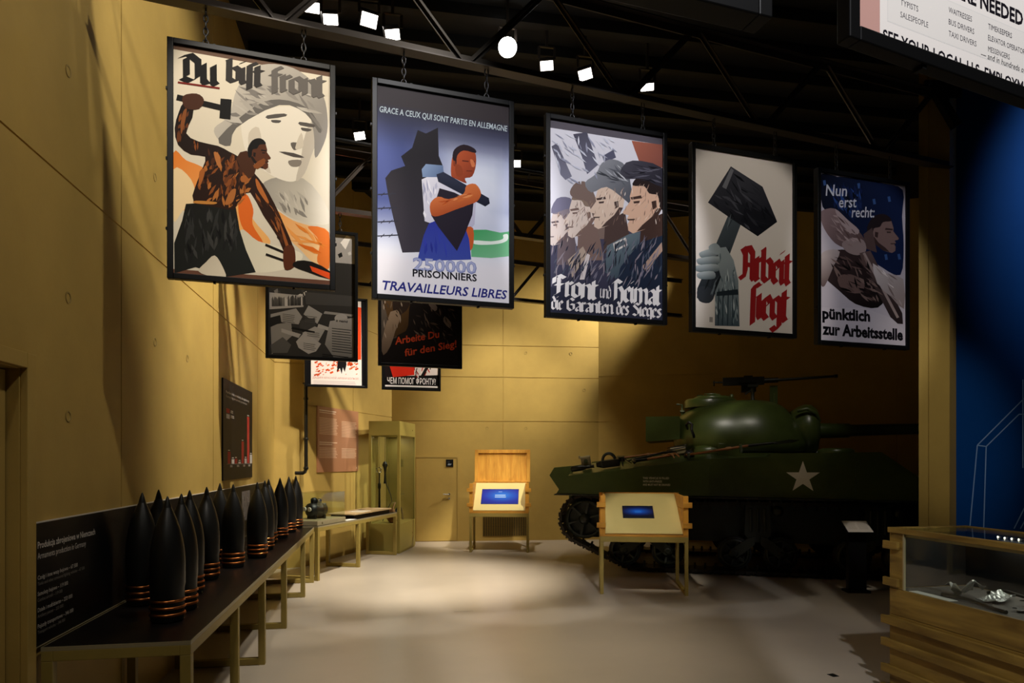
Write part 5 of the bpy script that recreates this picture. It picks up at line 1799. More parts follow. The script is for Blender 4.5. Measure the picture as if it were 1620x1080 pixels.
def screen_mat(name, k):
    m = bpy.data.materials.new(name)
    m.use_nodes = True
    nt = m.node_tree
    b = nt.nodes['Principled BSDF']
    a = nt.nodes.new('ShaderNodeAttribute'); a.attribute_name = 'Col'
    b.inputs['Base Color'].default_value = (.01, .01, .012, 1)
    b.inputs['Roughness'].default_value = .25
    nt.links.new(a.outputs['Color'], b.inputs['Emission Color'])
    b.inputs['Emission Strength'].default_value = k
    return m


SCREEN = {True: screen_mat('bright_screen', 1.0), False: screen_mat('dim_screen', .9)}
k1 = F(742.5, 873.5)
kiosk('crate kiosk with raised wooden lid and bright blue screen against the back wall', (k1.x, k1.y, 0), -YAW - R(2), 1.13, .80, .745, .80, 1.31, (.14, .86, .22, .76, 2), lid=(.03, 1.15, .66))
k2 = F(949.5, 939.5)
kiosk('lidless crate kiosk with a small dim blue screen in front of the tank', (k2.x, k2.y, 0), -YAW - R(6.5), 1.13, .98, .755, .80, 1.29, (.25, .66, .36, .66, 1), pc='cream')
# grille low on the back wall behind the first kiosk
va, vb = on_back(764), on_back(834)
vt = thing('wall_vent', 'dark ventilation grille low on the back wall behind the lidded kiosk', 'vent', (P_C.x, P_C.y, 0), ang_c)
vx = MB().box(va, -.004, .10, vb, -.001, .56); vx.build('vent_back', M['vent'], vt)
vx = MB()
for i in range(15):
    vx.box(va, -.014, .11 + i * .03, vb, -.004, .118 + i * .03)
for i in range(20):
    x = va + (vb - va) * i / 19
    vx.box(x - .004, -.016, .10, x + .004, -.004, .56)
vx.build('vent_grille', M['walldark'], vt)

# black lectern post with a white caption plate before the tank
p0_ = F(1361, 938)
ls = thing('caption_stand', 'black lectern with a tilted white caption plate beside the tank', 'caption stand', (p0_.x, p0_.y, 0), -YAW - R(4))
b = MB(); b.box(-.16, -.02, 0, .13, .20, .03); b.build('base', M['black'], ls)
b = MB(); b.box(-.13, .05, .03, .10, .13, .80); b.build('post', M['black'], ls)
Xp = Matrix.Translation((-.16, -.02, .805)) @ Matrix.Rotation(R(30), 4, 'X')
b = MB(); b.xf = Xp; b.box(-.01, -.005, -.015, .33, .265, 0); b.build('tray', M['black'], ls)
a = Art(.32, .255)
a.fill(lambda u, v: (214, 206, 196), 2, 2)
for x in (.03, .17):
    a.bars(x, .07, x + .12, 9, .016, .006, '#b5aa9c')
o = a.build('caption_plate', ls, M['printmatte']); o.matrix_local = Xp @ Matrix.Translation((0, 0, .002)) @ Matrix.Rotation(R(-90), 4, 'X')
o['label'] = 'white caption plate'

# ------------------------------------------------------------------ crate showcase at the right
CX, CY1, CY0, CDp = 3.718, 4.53, 2.3, 0.66
ct = thing('crate_showcase', 'brown plank crate with a glazed top holding wreckage in the right foreground', 'showcase', (CX, CY1, 0), R(-90))
# local x runs towards the camera (from the far corner), local y away from the viewer side
CL = CY1 - CY0
ZG, ZT = 0.80, 1.25
n = 4
for y0, y1 in ((0, .022), (CDp - .022, CDp)):
    b = MB()
    for i in range(n):
        b.box(0, y0, .02 + (ZG - .02) * i / n, CL, y1, .02 + (ZG - .02) * (i + 1) / n - .003)
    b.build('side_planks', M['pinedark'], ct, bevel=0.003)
for x0, x1 in ((.0, .022), (CL - .022, CL)):
    b = MB()
    for i in range(n):
        b.box(x0, .0225, .02 + (ZG - .02) * i / n, x1, CDp - .0225, .02 + (ZG - .02) * (i + 1) / n - .003)
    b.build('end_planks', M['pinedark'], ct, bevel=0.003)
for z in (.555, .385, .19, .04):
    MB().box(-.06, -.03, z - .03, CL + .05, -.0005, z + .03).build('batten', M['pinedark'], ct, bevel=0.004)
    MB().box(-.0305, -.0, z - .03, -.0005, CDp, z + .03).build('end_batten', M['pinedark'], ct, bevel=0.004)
# upper end board, corner posts and rim
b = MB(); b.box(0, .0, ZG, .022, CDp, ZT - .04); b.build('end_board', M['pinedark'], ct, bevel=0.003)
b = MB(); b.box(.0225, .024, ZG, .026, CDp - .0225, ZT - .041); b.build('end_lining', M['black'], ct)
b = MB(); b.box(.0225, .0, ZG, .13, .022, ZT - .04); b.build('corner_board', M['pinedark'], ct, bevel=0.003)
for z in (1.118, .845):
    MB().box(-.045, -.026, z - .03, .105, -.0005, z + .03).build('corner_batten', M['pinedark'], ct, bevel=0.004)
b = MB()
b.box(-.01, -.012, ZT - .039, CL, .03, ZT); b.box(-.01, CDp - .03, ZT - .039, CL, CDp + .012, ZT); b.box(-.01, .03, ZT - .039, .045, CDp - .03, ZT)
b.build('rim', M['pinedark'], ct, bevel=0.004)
b = MB(); b.box(.023, CDp - .022, ZG, CL, CDp - .004, ZT - .0395); b.build('rear_board', M['black'], ct)
b = MB(); b.box(.145, .004, ZG - .004, CL - .001, .010, ZT - .0395); b.build('front_glass', M['glass'], ct)
b = MB(); b.box(.046, .031, ZT - .012, CL, CDp - .031, ZT - .006); b.build('top_glass', M['glass'], ct)
b = MB(); b.box(.131, .0, ZG, .144, .016, ZT - .0395); b.box(.144, .011, ZT - .06, CL, .022, ZT - .0395)
b.build('glazing_bead', M['edge'], ct)
b = MB(); b.box(.0235, .0225, ZG - .03, CL - .03, CDp - .0225, ZG - .005); b.build('case_floor', M['cloth'], ct)
ld = MB().box(.25, CDp - .034, ZT - .064, CL, CDp - .0225, ZT - .042)
st = ld.build('light_strip', M['black'], ct)
for i in range(24):
    x = .32 + i * .055
    m = MB().lathe([(.0065, -.002), (.0065, 0), (.001, .003)], 8, 'y', (x, CDp - .0375, ZT - .053))
    m.build('light_dot', M['led'], st)

ll_ = bpy.data.lights.new('crate_light', 'AREA'); ll_.shape = 'RECTANGLE'; ll_.size = CL - .4; ll_.size_y = .02; ll_.energy = 3.0; ll_.color = (1, .97, .9)
lo_ = bpy.data.objects.new('crate_light', ll_); COL.objects.link(lo_); lo_.location = (CX + CDp - .06, CY1 - CL / 2 - .1, ZT - .066); lo_.rotation_euler = (0, R(25), R(-90)) if False else (0, 0, R(90))


def in_crate(x, y, z=ZG - .0045):
    """crate local -> room"""
    return (CX + y, CY1 - x, z)


def torn_sheet(nm, label, at, rot, size, seed, m='foil', curl=1.0):
    rg = random.Random(seed)
    nx, ny = 12, 7
    vs, fs = [], []
    ph = [rg.uniform(0, 6.28) for _ in range(6)]
    for lay in (0, 1):
        for j in range(ny + 1):
            for i in range(nx + 1):
                u, v = i / nx - .5, j / ny - .5
                if i in (0, nx) or j in (0, ny):
                    u += .05 * math.sin(9 * v + ph[0]) + .03 * math.sin(23 * v + ph[1]); v += .10 * math.sin(8 * u + ph[2])
                h = .30 * curl * (math.sin(4 * u + ph[3]) * .5 + math.sin(6 * v + 3 * u + ph[4]) * .35 + .25 * math.sin(13 * u + 7 * v + ph[5]))
                vs.append((u * size, v * size * .55, (h + .36 * curl) * size * .62 + lay * .004))
    N = (nx + 1) * (ny + 1)
    for j in range(ny):
        for i in range(nx):
            a_ = j * (nx + 1) + i
            fs.append((a_, a_ + nx + 1, a_ + nx + 2, a_ + 1)); fs.append((N + a_, N + a_ + 1, N + a_ + nx + 2, N + a_ + nx + 1))
    rim = [i for i in range(nx + 1)] + [(j + 1) * (nx + 1) - 1 for j in range(1, ny + 1)] + [ny * (nx + 1) + i for i in range(nx - 1, -1, -1)] + [j * (nx + 1) for j in range(ny - 1, 0, -1)]
    for k in range(len(rim)):
        a_, b_ = rim[k], rim[(k + 1) % len(rim)]
        fs.append((a_, b_, N + b_, N + a_))
    mz = min(v[2] for v in vs)
    vs = [(x, y, z - mz) for x, y, z in vs]
    b = MB(); b.add(vs, fs)
    o = b.build(nm, M[m], loc=at, rot=rot)
    return tag(o, label, 'wreckage', 'torn metal pieces in the crate showcase')


torn_sheet('torn_metal_sheet', 'bluish torn aluminium scrap standing up near the left end of the crate glass', in_crate(.44, .22), 1.2, .25, 3, curl=1.6)
torn_sheet('torn_metal_sheet', 'crumpled grey metal scrap just right of the upright bluish scrap', in_crate(.60, .33), .3, .24, 5, curl=.7)
torn_sheet('torn_metal_sheet', 'dark bent plate at the back of the crate glass', in_crate(.86, .45), -.9, .26, 8, 'toolsteel', .8)
torn_sheet('torn_metal_sheet', 'large bright crumpled aluminium piece cut off by the right edge of the photo', in_crate(1.16, .20), .5, .30, 11, curl=1.35)
torn_sheet('torn_metal_sheet', 'pale curled strip in the middle of the crate floor', in_crate(.90, .26), 2.9, .16, 14, 'toolsteel', .4)
b = MB(); z_ = 0.014
b.tube([(-.30, .06, z_), (-.1, .03, z_ + .01), (.1, -.02, z_), (.26, -.07, z_)], .013, 8)
tag(b.build('bent_rod', M['toolsteel'], loc=in_crate(.66, .10), rot=R(-84)), 'dark bent rod lying along the crate floor', 'wreckage')
b = MB(); b.tube([(-.2, .0, z_), (0, .05, z_ + .04), (.16, .02, z_)], .012, 8)
tag(b.build('bent_rod', M['toolsteel'], loc=in_crate(.52, .53), rot=R(95)), 'short arched dark rod behind the pale curled strip', 'wreckage')
b = MB(); b.box(0, 0, 0, .36, .07, .003)
tag(b.build('caption_strip', M['paper'], loc=in_crate(.16, .028, ZG - .0045), rot=R(-90)), 'white caption strip inside the crate glass at its left end', 'card')

# small sensor box high on the back wall
us = on_back(832)
ss = thing('wall_sensor', 'small pale sensor box high on the back wall between two large posters', 'sensor', (P_C.x + dw.x * us, P_C.y + dw.y * us, EYE + (HOR - 316) * 14.75 / FOC), ang_c)
MB().box(-.07, -.06, -.07, .07, -.001, .07).build('box', M['edge'], ss, bevel=.006)
b = MB(); b.lathe([(.04, -.16), (.05, -.15), (.05, -.05)], 14, 'y', (-.17, 0, .0)); b.box(-.18, -.06, -.02, -.06, -.03, .02); b.build('camera_head', M['black'], ss)

# ------------------------------------------------------------------ the tank (local x forward, y to its left/away from the lens, z up)
O_ = C(0.735, 11.03)
e_f = (C(0.969, -0.246) - C(0, 0)).to_2d()
TANG = math.atan2(e_f.y, e_f.x)
tk = thing('battle_tank', 'dark olive tank with a white star on its hull in the shade', 'tank', (O_.x, O_.y, 0), TANG)
# x = 0 at the rear end of the near track, y = 0 at the near face of the hull side, y = TW at the far one
TW, TL_ = 2.62, 6.05


def tpart(name, mb, m='tank', bevel=0.0, parent=None, label=None):
    o = mb.build(name, M[m], parent or tk, bevel=bevel)
    if label:
        o['label'] = label
    return o


# upper hull with sloping engine deck and glacis
side = [(-.02, 1.215), (.16, 1.50), (2.38, 1.775), (3.2, 1.80), (3.25, 1.855), (4.75, 1.87), (5.72, 1.15), (5.60, 1.06), (5.2, 1.17), (2.0, 1.205)]
b = MB(); b.prism(side, 0.0, TW, 'xz'); tpart('upper_hull', b, bevel=0.018)
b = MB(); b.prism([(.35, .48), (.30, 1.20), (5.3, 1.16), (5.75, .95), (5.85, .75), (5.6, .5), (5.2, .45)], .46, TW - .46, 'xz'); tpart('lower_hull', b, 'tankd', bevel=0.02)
# rear plates that stick out behind the hull
b = MB()
for y in (.34, TW - .40):
    b.prism([(-.20, 1.50), (-.12, 1.63), (.18, 1.66), (.18, 1.26), (-.02, 1.24)], y, y + .05, 'xz')
b.box(-.10, .39, 1.60, .16, TW - .40, 1.615)
tpart('exhaust_deflector', b, bevel=0.004)
b = MB(); b.box(.12, .40, 1.02, .17, TW - .4, 1.50); tpart('rear_plate', b)
# fender strips under the sponsons
for y in (-.03, TW - .35):
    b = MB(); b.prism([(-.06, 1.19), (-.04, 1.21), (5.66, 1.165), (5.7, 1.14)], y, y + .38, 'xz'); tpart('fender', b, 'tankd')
# add-on armour plates on the side
for pts in ([(2.36, 1.25), (2.34, 1.66), (2.44, 1.74), (3.14, 1.765), (4.02, 1.775), (4.04, 1.25)], [(4.40, 1.27), (4.40, 1.72), (4.45, 1.745), (4.85, 1.74), (5.2, 1.49), (5.2, 1.27)]):
    b = MB(); b.prism(pts, -.034, -.0005, 'xz'); tpart('add_on_armour', b, bevel=0.012)
# white star and stencilled lines
st = Art(.52, .52)
pts = []
for i in range(10):
    r = .245 if i % 2 == 0 else .245 * .382
    t = math.pi / 2 + i * math.pi / 5
    pts.append((.26 + r * math.cos(t), .25 + r * math.sin(t)))
st.poly(pts, '#e6e0d2')
def side_t(px):
    a = (px - 810) / FOC
    return (11.03 * a - .735) / (.969 + .246 * a), None
def side_xz(px, py):
    t = side_t(px)[0]
    return t, EYE + (HOR - py) * (11.03 - .246 * t) / FOC
sx, sz = side_xz(1269.5, 755)
o = st.build('star_marking', tk, M['printmatte'], at=(sx - .26, -.0345, sz - .25)); o['label'] = 'white five pointed star'
sx, sz = side_xz(1016.5, 768)
w3, h3 = .47, .2
st = Art(w3, h3)
for i, t_ in enumerate(('THIS VEHICLE IS FILLED', 'WITH ANTI-FREEZE', 'AND MUST NOT BE DRAINED')):
    y = .125 - .052 * i
    st.text(t_, (.005, y), (.005 + .0182 * len(t_), y), -.032, '#efe9d8', 0.012)
o = st.build('stencil_lettering', tk, M['printmatte'], at=(sx, -.002, sz - .02)); o['label'] = 'three white stencilled lines'

# turret: cast dome
TX, TY = 2.895, TW / 2
rings = [(1.86, -.95, .95, .90), (1.92, -1.02, 1.03, .97), (2.03, -1.085, 1.03, .99), (2.16, -1.10, .98, .97), (2.30, -1.10, .92, .93), (2.42, -1.07, .85, .87), (2.50, -.99, .80, .81),
         (2.58, -.88, .74, .74), (2.65, -.78, .66, .65), (2.70, -.66, .56, .55), (2.735, -.52, .44, .44), (2.75, -.3, .25, .26)]
vs, fs = [], []
n = 40
for z, xr, xf, hw in rings:
    for k in range(n):
        t = 2 * math.pi * k / n
        ct_, st_ = math.cos(t), math.sin(t)
        e = 2 / 2.5
        x = math.copysign(abs(ct_) ** e, ct_); y = math.copysign(abs(st_) ** e, st_)
        xx = (xf if x > 0 else -xr) * x
        yy = hw * y * (1 - .10 * max(0, x) ** 2)
        vs.append((TX + xx, TY + yy, z))
for i in range(len(rings) - 1):
    for k in range(n):
        fs.append((i * n + k, i * n + (k + 1) % n, (i + 1) * n + (k + 1) % n, (i + 1) * n + k))
fs.append(tuple(range(n - 1, -1, -1))); fs.append(tuple((len(rings) - 1) * n + k for k in range(n)))
b = MB(); b.add(vs, fs, True); tu = tpart('turret', b)
b = MB(); b.lathe([(.98, 1.80), (.98, 1.865)], 40, 'z', (TX, TY, 0)); tpart('turret_ring', b)
b = MB(); b.prism([(-1.53, 2.05), (-1.53, 2.475), (-1.0, 2.475), (-1.0, 2.05)], -.62, .62, 'xz')
b2 = MB(); b2.xf = Matrix.Translation((TX, TY, 0)); b2.prism([(-1.53, 2.06), (-1.53, 2.475), (-.98, 2.475), (-.98, 2.10)], -.66, .66, 'xz')
tpart('radio_bustle', b2, bevel=0.012, parent=tu)
# lifting hook on the turret side
b = MB(); b.tube([(TX - .86, TY - .83, 2.26), (TX - .88, TY - .93, 2.32), (TX - .84, TY - .96, 2.36), (TX - .79, TY - .95, 2.32), (TX - .80, TY - .98, 2.24), (TX - .77, TY - .99, 2.16), (TX - .76, TY - .93, 2.12)], .022, 8)
tpart('lifting_hook', b, 'black', parent=tu)
# commander's cupola and hatches
cxp, cyp = TX - .48, TY - .10
b = MB(); b.lathe([(.43, 2.64), (.43, 2.755), (.40, 2.785), (.34, 2.79), (.33, 2.775), (.001, 2.775)], 28, 'z', (cxp, cyp, 0)); tpart('cupola', b, parent=tu)
b = MB()
b.lathe([(.30, 2.79), (.30, 2.815), (.27, 2.83), (.001, 2.835)], 24, 'z', (cxp + .03, cyp, 0))
b.box(cxp - .06, cyp - .07, 2.83, cxp + .16, cyp + .07, 2.872); b.box(cxp - .22, cyp - .05, 2.81, cxp - .12, cyp + .05, 2.86)
b.tube([(cxp - .1, cyp - .18, 2.83), (cxp - .1, cyp - .18, 2.865), (cxp + .08, cyp - .18, 2.865), (cxp + .08, cyp - .18, 2.83)], .010, 6)
b.lathe([(.03, 2.80), (.03, 2.85), (.001, 2.86)], 10, 'z', (cxp + .34, cyp - .1, 0))
tpart('hatch_fittings', b, 'tank', parent=tu)
b = MB(); b.box(TX + .48, TY - .05, 2.66, TX + .60, TY + .02, 3.0); b.box(TX + .50, TY - .30, 2.66, TX + .53, TY - .27, 2.86)
tpart('sight_vane', b, parent=tu)
b = MB(); b.tube([(TX - .95, TY + .1, 2.5), (TX - .95, TY + .1, 2.72), (TX - 1.04, TY + .1, 2.73)], .018, 6); b.tube([(TX - .98, TY + .1, 2.6), (TX - .9, TY + .1, 2.6)], .03, 8); tpart('aerial_base', b, parent=tu)
# heavy machine gun on its pintle
gx, gy, gz = TX + .18, TY - .10, 3.07
b = MB()
b.lathe([(.05, 2.72), (.05, 2.76), (.03, 2.78), (.03, 2.98), (.045, 3.0)], 12, 'z', (gx + .02, gy, 0)); b.box(gx - .06, gy - .05, 2.98, gx + .1, gy + .05, 3.02)
b.bar((gx - .1, gy, 2.86), (gx + .1, gy, 3.0), .03, .03)
pn = tpart('gun_pintle', b, 'tankd', parent=tu)
b = MB(); b.box(gx - .46, gy - .045, gz - .055, gx + .20, gy + .045, gz + .075); b.box(gx - .20, gy - .08, gz - .02, gx + .08, gy - .045, gz + .04)
b.box(gx - .12, gy - .03, gz + .075, gx + .02, gy + .03, gz + .10)
b.tube([(gx - .46, gy, gz), (gx - .62, gy, gz)], .012, 6); b.tube([(gx - .60, gy - .05, gz - .05), (gx - .60, gy, gz + .02), (gx - .60, gy + .05, gz - .05)], .014, 6)
b.tube([(gx + .2, gy, gz + .01), (gx + .42, gy, gz + .015)], .042, 10); b.tube([(gx + .42, gy, gz + .015), (gx + 1.28, gy, gz + .05)], [.024, .02], 10); b.tube([(gx + 1.28, gy, gz + .05), (gx + 1.33, gy, gz + .053)], .028, 10)
b.box(gx - .15, gy + .05, gz - .16, gx + .08, gy + .20, gz + .04)
tpart('machine_gun', b, 'toolsteel', parent=tu)
# mantlet and long gun
b = MB(); b.lathe([(.32, .80), (.40, .92), (.44, 1.02), (.43, 1.12), (.36, 1.20), (.20, 1.24)], 26, 'x', (TX, TY, 2.24)); 
tpart('mantlet', b, parent=tu)
b = MB(); b.tube([(TX + .86, TY - .36, 2.55), (TX + 1.0, TY - .4, 2.58), (TX + 1.14, TY - .38, 2.5), (TX + 1.2, TY - .3, 2.38)], .03, 8); tpart('mantlet_rib', b, parent=tu)
b = MB()
g0 = TX + 1.2
b.tube([(g0, TY, 2.24), (g0 + .5, TY, 2.24), (g0 + .52, TY, 2.24), (g0 + 2.3, TY, 2.265), (g0 + 2.32, TY, 2.265), (g0 + 3.0, TY, 2.275)], [.125, .115, .095, .075, .068, .062], 18)
tpart('gun_barrel', b, parent=tu)
b = MB(); b.tube([(g0 + 2.95, TY, 2.274), (g0 + 3.0, TY, 2.275), (g0 + 3.3, TY, 2.279), (g0 + 3.33, TY, 2.279)], [.07, .105, .105, .08], 16); tpart('muzzle_brake', b, parent=tu)

# deck fittings
b = MB(); b.box(2.5, .34, 1.79, 2.86, .66, 2.02); tpart('stowage_box', b, bevel=0.01)
b = MB(); b.lathe([(.30, 1.72), (.30, 1.80), (.24, 1.85), (.001, 1.86)], 24, 'z', (2.38, .66, .14)); tpart('air_intake_cap', b)
b = MB(); b.lathe([(.26, 1.855), (.26, 1.91), (.20, 1.935), (.001, 1.94)], 22, 'z', (4.25, .55, 0)); tpart('driver_hatch', b)
b = MB(); b.lathe([(.26, 1.855), (.26, 1.91), (.20, 1.935), (.001, 1.94)], 22, 'z', (4.25, TW - .55, 0)); tpart('driver_hatch', b)
b = MB(); b.lathe([(.075, 0), (.082, .01), (.08, .06), (.05, .10), (.03, .12), (.001, .12)], 14, 'z', (2.06, .32, 1.80)); tpart('filler_cap', b, 'black')
DS = math.atan2(1.775 - 1.50, 2.22)
def deck(x, dz=0.0):
    return 1.50 + (x - .16) * math.tan(DS) + dz
# crowned engine deck
CR = 0.17
def deck2(x, y, dz=0.0):
    return deck(x, dz) + CR * min(y, .75) / .75
b = MB()
st4 = [(.17, 1.4985, CR), (2.38, 1.772, CR), (3.2, 1.797, .05)]
vs, fs = [], []
for x, z, c in st4:
    vs += [(x, .012, z - .03), (x, .012, z + .001), (x, .75, z + c), (x, TW - .75, z + c), (x, TW - .012, z + .001), (x, TW - .012, z - .03)]
for i in range(2):
    for k in range(6):
        fs.append((i * 6 + k, i * 6 + (k + 1) % 6, i * 6 + 6 + (k + 1) % 6, i * 6 + 6 + k))
fs += [tuple(range(5, -1, -1)), tuple(range(12, 18))]
b.add(vs, fs); tpart('engine_deck', b)
# engine deck doors
for x0, x1 in ((.45, 1.15), (1.25, 1.98)):
    b = MB(); b.prism([(x0, deck(x0, CR - .005)), (x0, deck(x0, CR + .018)), (x1, deck(x1, CR + .018)), (x1, deck(x1, CR - .005))], .80, TW - .80, 'xz'); tpart('engine_door', b, bevel=0.005)

# running gear
def track_loop():
    """side outline of the track, x forward; starts at the rear bottom"""
    pts = []
    ix, iz, ir = .42, .80, .385
    sx_, sz_, sr = 5.62, .78, .36
    for k in range(13):
        t = math.pi * (1.30 - .0) - math.pi * .86 * k / 12 - 0.0
        pts.append((ix + ir * math.cos(t + .0), iz + ir * math.sin(t)))
    pts = []
    for k in range(13):                                       # round the rear idler, bottom to top
        t = R(-122) - R(148) * k / 12
        pts.append((ix + ir * math.cos(t), iz + ir * math.sin(t)))
    for x in (1.3, 2.2, 3.1, 4.0, 4.9):
        pts.append((x, 1.10 - .015 * abs(math.sin(x * 2))))
    for k in range(13):                                       # round the front sprocket, top to bottom
        t = R(86) - R(150) * k / 12
        pts.append((sx_ + sr * math.cos(t), sz_ + sr * math.sin(t)))
    pts += [(5.05, .075)]
    for x in (4.5, 3.9, 3.3, 2.7, 2.1, 1.5):
        pts.append((x, .047))
    pts += [(1.12, .055)]
    return pts


def resample(pts, n):
    P = [Vector((p[0], 0, p[1])) for p in pts]
    L = [0]
    for i in range(len(P)):
        L.append(L[-1] + (P[(i + 1) % len(P)] - P[i]).length)
    out, j = [], 0
    for k in range(n):
        s = L[-1] * k / n
        while L[j + 1] < s:
            j += 1
        f = (s - L[j]) / max(1e-9, L[j + 1] - L[j])
        out.append(P[j].lerp(P[(j + 1) % len(P)], f))
    return out


loop = resample(track_loop(), 83)
for y0 in (.02, TW - .44):
    b = MB()
    for i in range(83):
        p, q = loop[i], loop[(i + 1) % 83]
        d = (q - p); L = d.length; d.normalize()
        nrm = Vector((-d.z, 0, d.x))
        mid = (p + q) / 2
        b.xf = Matrix(((d.x, 0, nrm.x, mid.x), (0, 1, 0, y0 + .21), (d.z, 0, nrm.z, mid.z), (0, 0, 0, 1)))
        h = L * .5
        b.box(-h * .84, -.20, -.022, h * .84, .20, .022)           # shoe
        # the outside of the loop lies on the +n side when run rear-top-front-bottom
        b.box(-h * .18, -.19, .022, h * .18, .19, .045)            # grouser
        for y in (-.215, .215):
            b.box(h * .55, y - .03, -.026, h * 1.45, y + .03, .026)    # end connector
        b.box(h * .8, -.02, -.10, h * 1.2, .02, -.022)              # guide tooth
    tr_ = tpart('track', b, 'track')

def wheel(name, x, y, z, r, w_, m='tankd', spokes=True, parent=None):
    b = MB()
    b.lathe([(r * .74, -w_ / 2), (r * .86, -w_ / 2), (r * .88, -w_ * .40), (r * .88, w_ * .40), (r * .74, w_ / 2), (r * .72, 0), (r * .74, -w_ / 2)], 28, 'y', (x, y, z), caps=False)
    b.lathe([(.02, w_ * .1), (r * .8, w_ * .1)], 28, 'y', (x, y, z), caps=False)
    b.lathe([(.03, -w_ * .62), (.075, -w_ * .56), (.095, -w_ * .3), (.095, w_ * .4)], 16, 'y', (x, y, z))
    if spokes:
        for k in range(6):
            t = k * math.pi / 3 + .3
            b.bar((x + .07 * math.cos(t), y - w_ * .25, z + .07 * math.sin(t)), (x + r * .8 * math.cos(t), y - w_ * .3, z + r * .8 * math.sin(t)), .03, .07, up=(0, 1, 0))
    else:
        b.lathe([(.05, -w_ * .2), (r * .8, -w_ * .3), (r * .8, -w_ * .22), (.05, -w_ * .1)], 24, 'y', (x, y, z))
    o = tpart(name, b, m, parent=parent)
    return o


for sgn, yc in ((1, .23), (-1, TW - .23)):
    for bx_ in (1.40, 3.07, 4.74):
        b = MB()
        b.prism([(bx_ - .17, 1.10), (bx_ + .17, 1.10), (bx_ + .19, .62), (bx_ + .10, .50), (bx_ - .10, .50), (bx_ - .19, .62)], yc - .10, yc + .12, 'xz')
        b.box(bx_ - .24, yc - .08, 1.06, bx_ + .24, yc + .12, 1.11)
        for x in (-.10, 0, .10):
            b.box(bx_ + x - .02, yc - .12, .66, bx_ + x + .02, yc - .10, 1.02)
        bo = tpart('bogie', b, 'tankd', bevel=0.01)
        for s in (-1, 1):
            b = MB()
            b.prism([(bx_ + s * .04, .60), (bx_ + s * .14, .56), (bx_ + s * .37, .40), (bx_ + s * .40, .30), (bx_ + s * .30, .26), (bx_ + s * .05, .46)], yc - .13, yc - .06, 'xz')
            tpart('suspension_arm', b, 'tankd', parent=bo)
            wo = wheel('road_wheel', bx_ + s * .335, yc, .325, .255, .22)
            t_ = MB().lathe([(.226, -.105), (.250, -.10), (.255, -.08), (.255, .08), (.250, .10), (.226, .105)], 28, 'y', (bx_ + s * .335, yc, .325), caps=False)
            tpart('tyre', t_, 'rubber', parent=wo)
        b = MB(); b.lathe([(.05, -.09), (.085, -.08), (.085, .08), (.05, .09)], 16, 'y', (bx_ - .12, yc, 0)) if False else b.lathe([(.03, -.1), (.08, -.09), (.08, .09), (.03, .1)], 16, 'y', (bx_ + .30, yc, .975))
        tpart('return_roller', b, 'tankd')
    wheel('idler_wheel', .42, yc, .80, .36, .20)
    wo = wheel('drive_sprocket', 5.62, yc, .78, .34, .24, spokes=False)
    b = MB()
    for k in range(13):
        t = 2 * math.pi * k / 13
        for dy in (-.14, .14):
            b.bar((5.62 + .29 * math.cos(t), yc + dy, .78 + .29 * math.sin(t)), (5.62 + .345 * math.cos(t), yc + dy, .78 + .345 * math.sin(t)), .02, .06, up=(0, 1, 0))
    tpart('sprocket_teeth', b, 'tankd', parent=wo)

# things strapped to the deck
TM = Matrix.Translation((O_.x, O_.y, 0)) @ Matrix.Rotation(TANG, 4, 'Z')


def on_tank(x, y, z):
    v = TM @ Vector((x, y, z))
    return (v.x, v.y, v.z)


def tool(name, label, cat, x, y, yaw, z=None, pitch=DS):
    t = thing(name, label, cat, on_tank(x, y, deck2(x, y, .012 if z is None else z)), 0, None)
    t.rotation_euler = (Matrix.Rotation(TANG, 4, 'Z') @ Matrix.Rotation(-pitch, 4, 'Y') @ Matrix.Rotation(math.atan(CR / .75), 4, 'X') @ Matrix.Rotation(yaw, 4, 'Z')).to_euler()
    return t


# long-handled shovel along the hull side
s1 = tool('shovel', 'long shovel with a tan handle lying along the tank deck below the turret', 'shovel', 2.02, .14, .0)
b = MB().tube([(0, 0, .06), (.95, 0, .09)], .020, 10); tpart('handle', b, 'toolwood', parent=s1)
b = MB(); b.tube([(.93, 0, .088), (1.3, 0, .085), (1.34, 0, .08)], [.024, .018, .014], 8); b.prism([(1.30, -.09), (1.55, -.10), (1.66, 0), (1.55, .10), (1.30, .09)], .075, .083, 'xy'); tpart('blade', b, 'toolsteel', parent=s1)
b = MB(); b.box(.02, -.03, 0, .06, .03, .085); b.box(.80, -.03, 0, .84, .03, .12); tpart('bracket', b, 'tank', parent=s1)
b = MB().lathe([(.028, .60), (.030, .62), (.030, .66), (.028, .68)], 10, 'x', (0, 0, .082)); tpart('strap', b, 'leather', parent=s1)
# axe and pick with leather straps on the engine deck
s2 = tool('axe', 'axe with an orange brown handle on the tank engine deck, farther of two tools', 'axe', 1.0, .58, -.05)
b = MB().tube([(0, 0, .045), (.35, 0, .055), (.72, .02, .045)], [.018, .016, .019], 10); tpart('handle', b, 'toolwood', parent=s2)
b = MB().prism([(-.12, -.03), (.03, -.04), (.03, .05), (-.10, .10), (-.15, .06)], .0, .07, 'xy'); tpart('axe_head', b, 'toolsteel', parent=s2)
for x in (.40, .62):
    b = MB().lathe([(.026, x), (.030, x + .01), (.030, x + .04), (.026, x + .05)], 10, 'x', (0, .01, .05)); b.tube([(x, 0, .05), (x + .06, -.06, .03), (x + .10, -.10, .012)], .010, 6); tpart('strap', b, 'leather', parent=s2)
s3 = tool('pick_mattock', 'mattock with a tan handle nearest the edge of the tank engine deck', 'mattock', 1.26, .19, .06, z=.03)
b = MB().tube([(.16, 0, .04), (.66, .03, .05)], [.021, .018], 10); tpart('handle', b, 'toolwood', parent=s3)
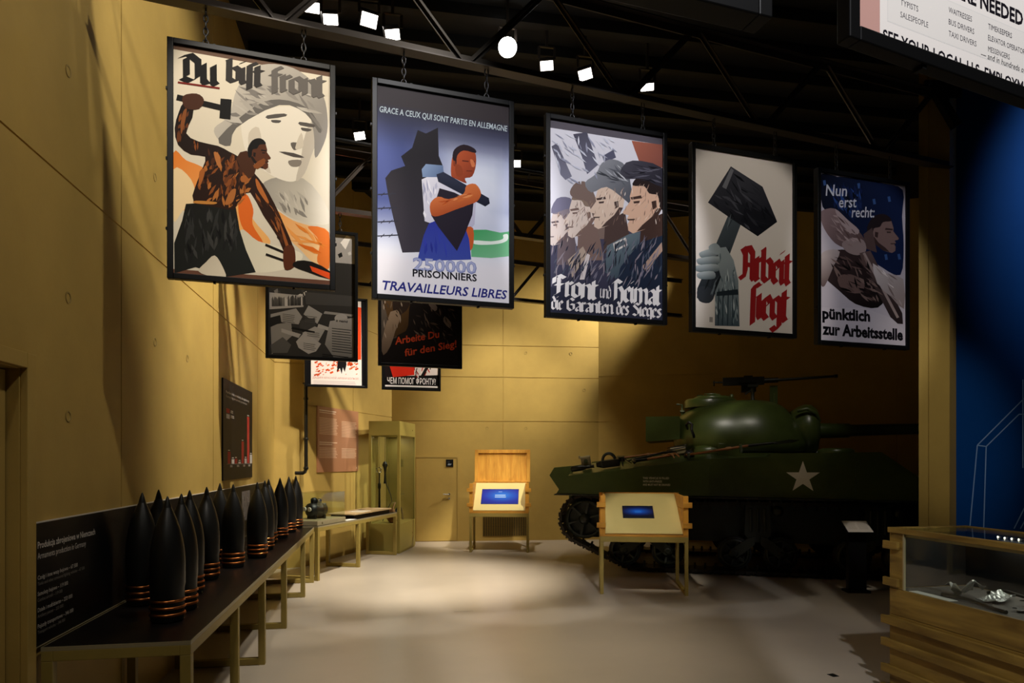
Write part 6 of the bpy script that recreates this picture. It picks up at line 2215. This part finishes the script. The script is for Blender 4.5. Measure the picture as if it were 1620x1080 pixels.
b = MB(); b.tube([(-.05, -.06, .02), (-.02, 0, .04), (.18, .01, .04)], [.02, .032, .025], 8); b.tube([(-.03, -.09, .03), (-.06, .0, .045), (.0, .13, .03)], [.012, .03, .012], 8); tpart('pick_head', b, 'toolsteel', parent=s3)
b = MB(); b.tube([(.45, .1, .02), (.5, .02, .075), (.55, -.02, .07), (.58, -.08, .015)], .014, 6); b.tube([(.52, .05, .05), (.6, .02, .075), (.66, -.06, .02)], .012, 6); tpart('strap', b, 'leather', parent=s3)
s4 = tool('crowbar', 'black curved crowbar between the two tools on the engine deck', 'crowbar', 1.22, .37, .0)
b = MB().tube([(-.12, 0, .03), (.0, .02, .05), (.2, .03, .06), (.45, .02, .09), (.6, -.02, .10), (.66, -.06, .09)], [.012, .016, .018, .018, .018, .010], 8); tpart('bar', b, 'toolsteel', parent=s4)
s5 = tool('tow_shackle', 'steel clevis and pin resting at the rear corner of the tank deck', 'shackle', .20, .16, .05)
b = MB(); b.lathe([(.03, -.02), (.05, .0), (.05, .16), (.03, .22), (.025, .34), (.03, .36)], 12, 'x', (.02, 0, .055)); tpart('pin', b, 'toolsteel', parent=s5)
b = MB(); b.box(.50, -.06, .01, .80, .06, .13); b.lathe([(.035, .42), (.06, .5)], 12, 'x', (0, 0, .07)); tpart('jack_block', b, 'toolsteel', bevel=.02, parent=s5)
b = MB().tube([(.53 + .10 * (1 - math.cos(t)) , 0, .12 + .11 * math.sin(t)) for t in [math.pi * k / 10 for k in range(11)]], .024, 8); tpart('shackle_bow', b, 'tankd', parent=s5)
b = MB(); b.tube([(.84, -.05, .0), (.84, -.05, .13), (.86, -.05, .14), (.98, .0, .02)], .008, 6); tpart('wire_clip', b, 'chain', parent=s5)
s6 = tool('signal_lamp', 'small grey box standing upright at the rear of the tank deck', 'box', .42, .34, .1)
b = MB(); b.box(-.07, -.05, 0, .09, .05, .20); tpart('lamp_case', b, 'edge', bevel=.01, parent=s6)
b = MB(); b.lathe([(.035, -.058), (.035, -.05)], 14, 'y', (.01, 0, .13)); tpart('lamp_face', b, 'tank', parent=s6)
b = MB(); b.box(-.1, .0, .17, -.07, .02, .22); tpart('hinge', b, 'edge', parent=s6)
s7 = tool('wire_tray', 'small wire tray with a pale lid behind the tools under the bustle', 'tray', 1.78, .47, .0, z=.02)
b = MB(); b.box(0, 0, .02, .24, .13, .10); tpart('tray_lid', b, 'edge', parent=s7)
b = MB(); b.tube([(-.05, -.02, .10), (.26, -.02, .12)], .006, 6); b.tube([(-.05, .14, .10), (.26, .14, .12)], .006, 6); b.tube([(-.05, -.02, .01), (-.05, -.02, .10)], .006, 6); tpart('wire_frame', b, 'chain', parent=s7)
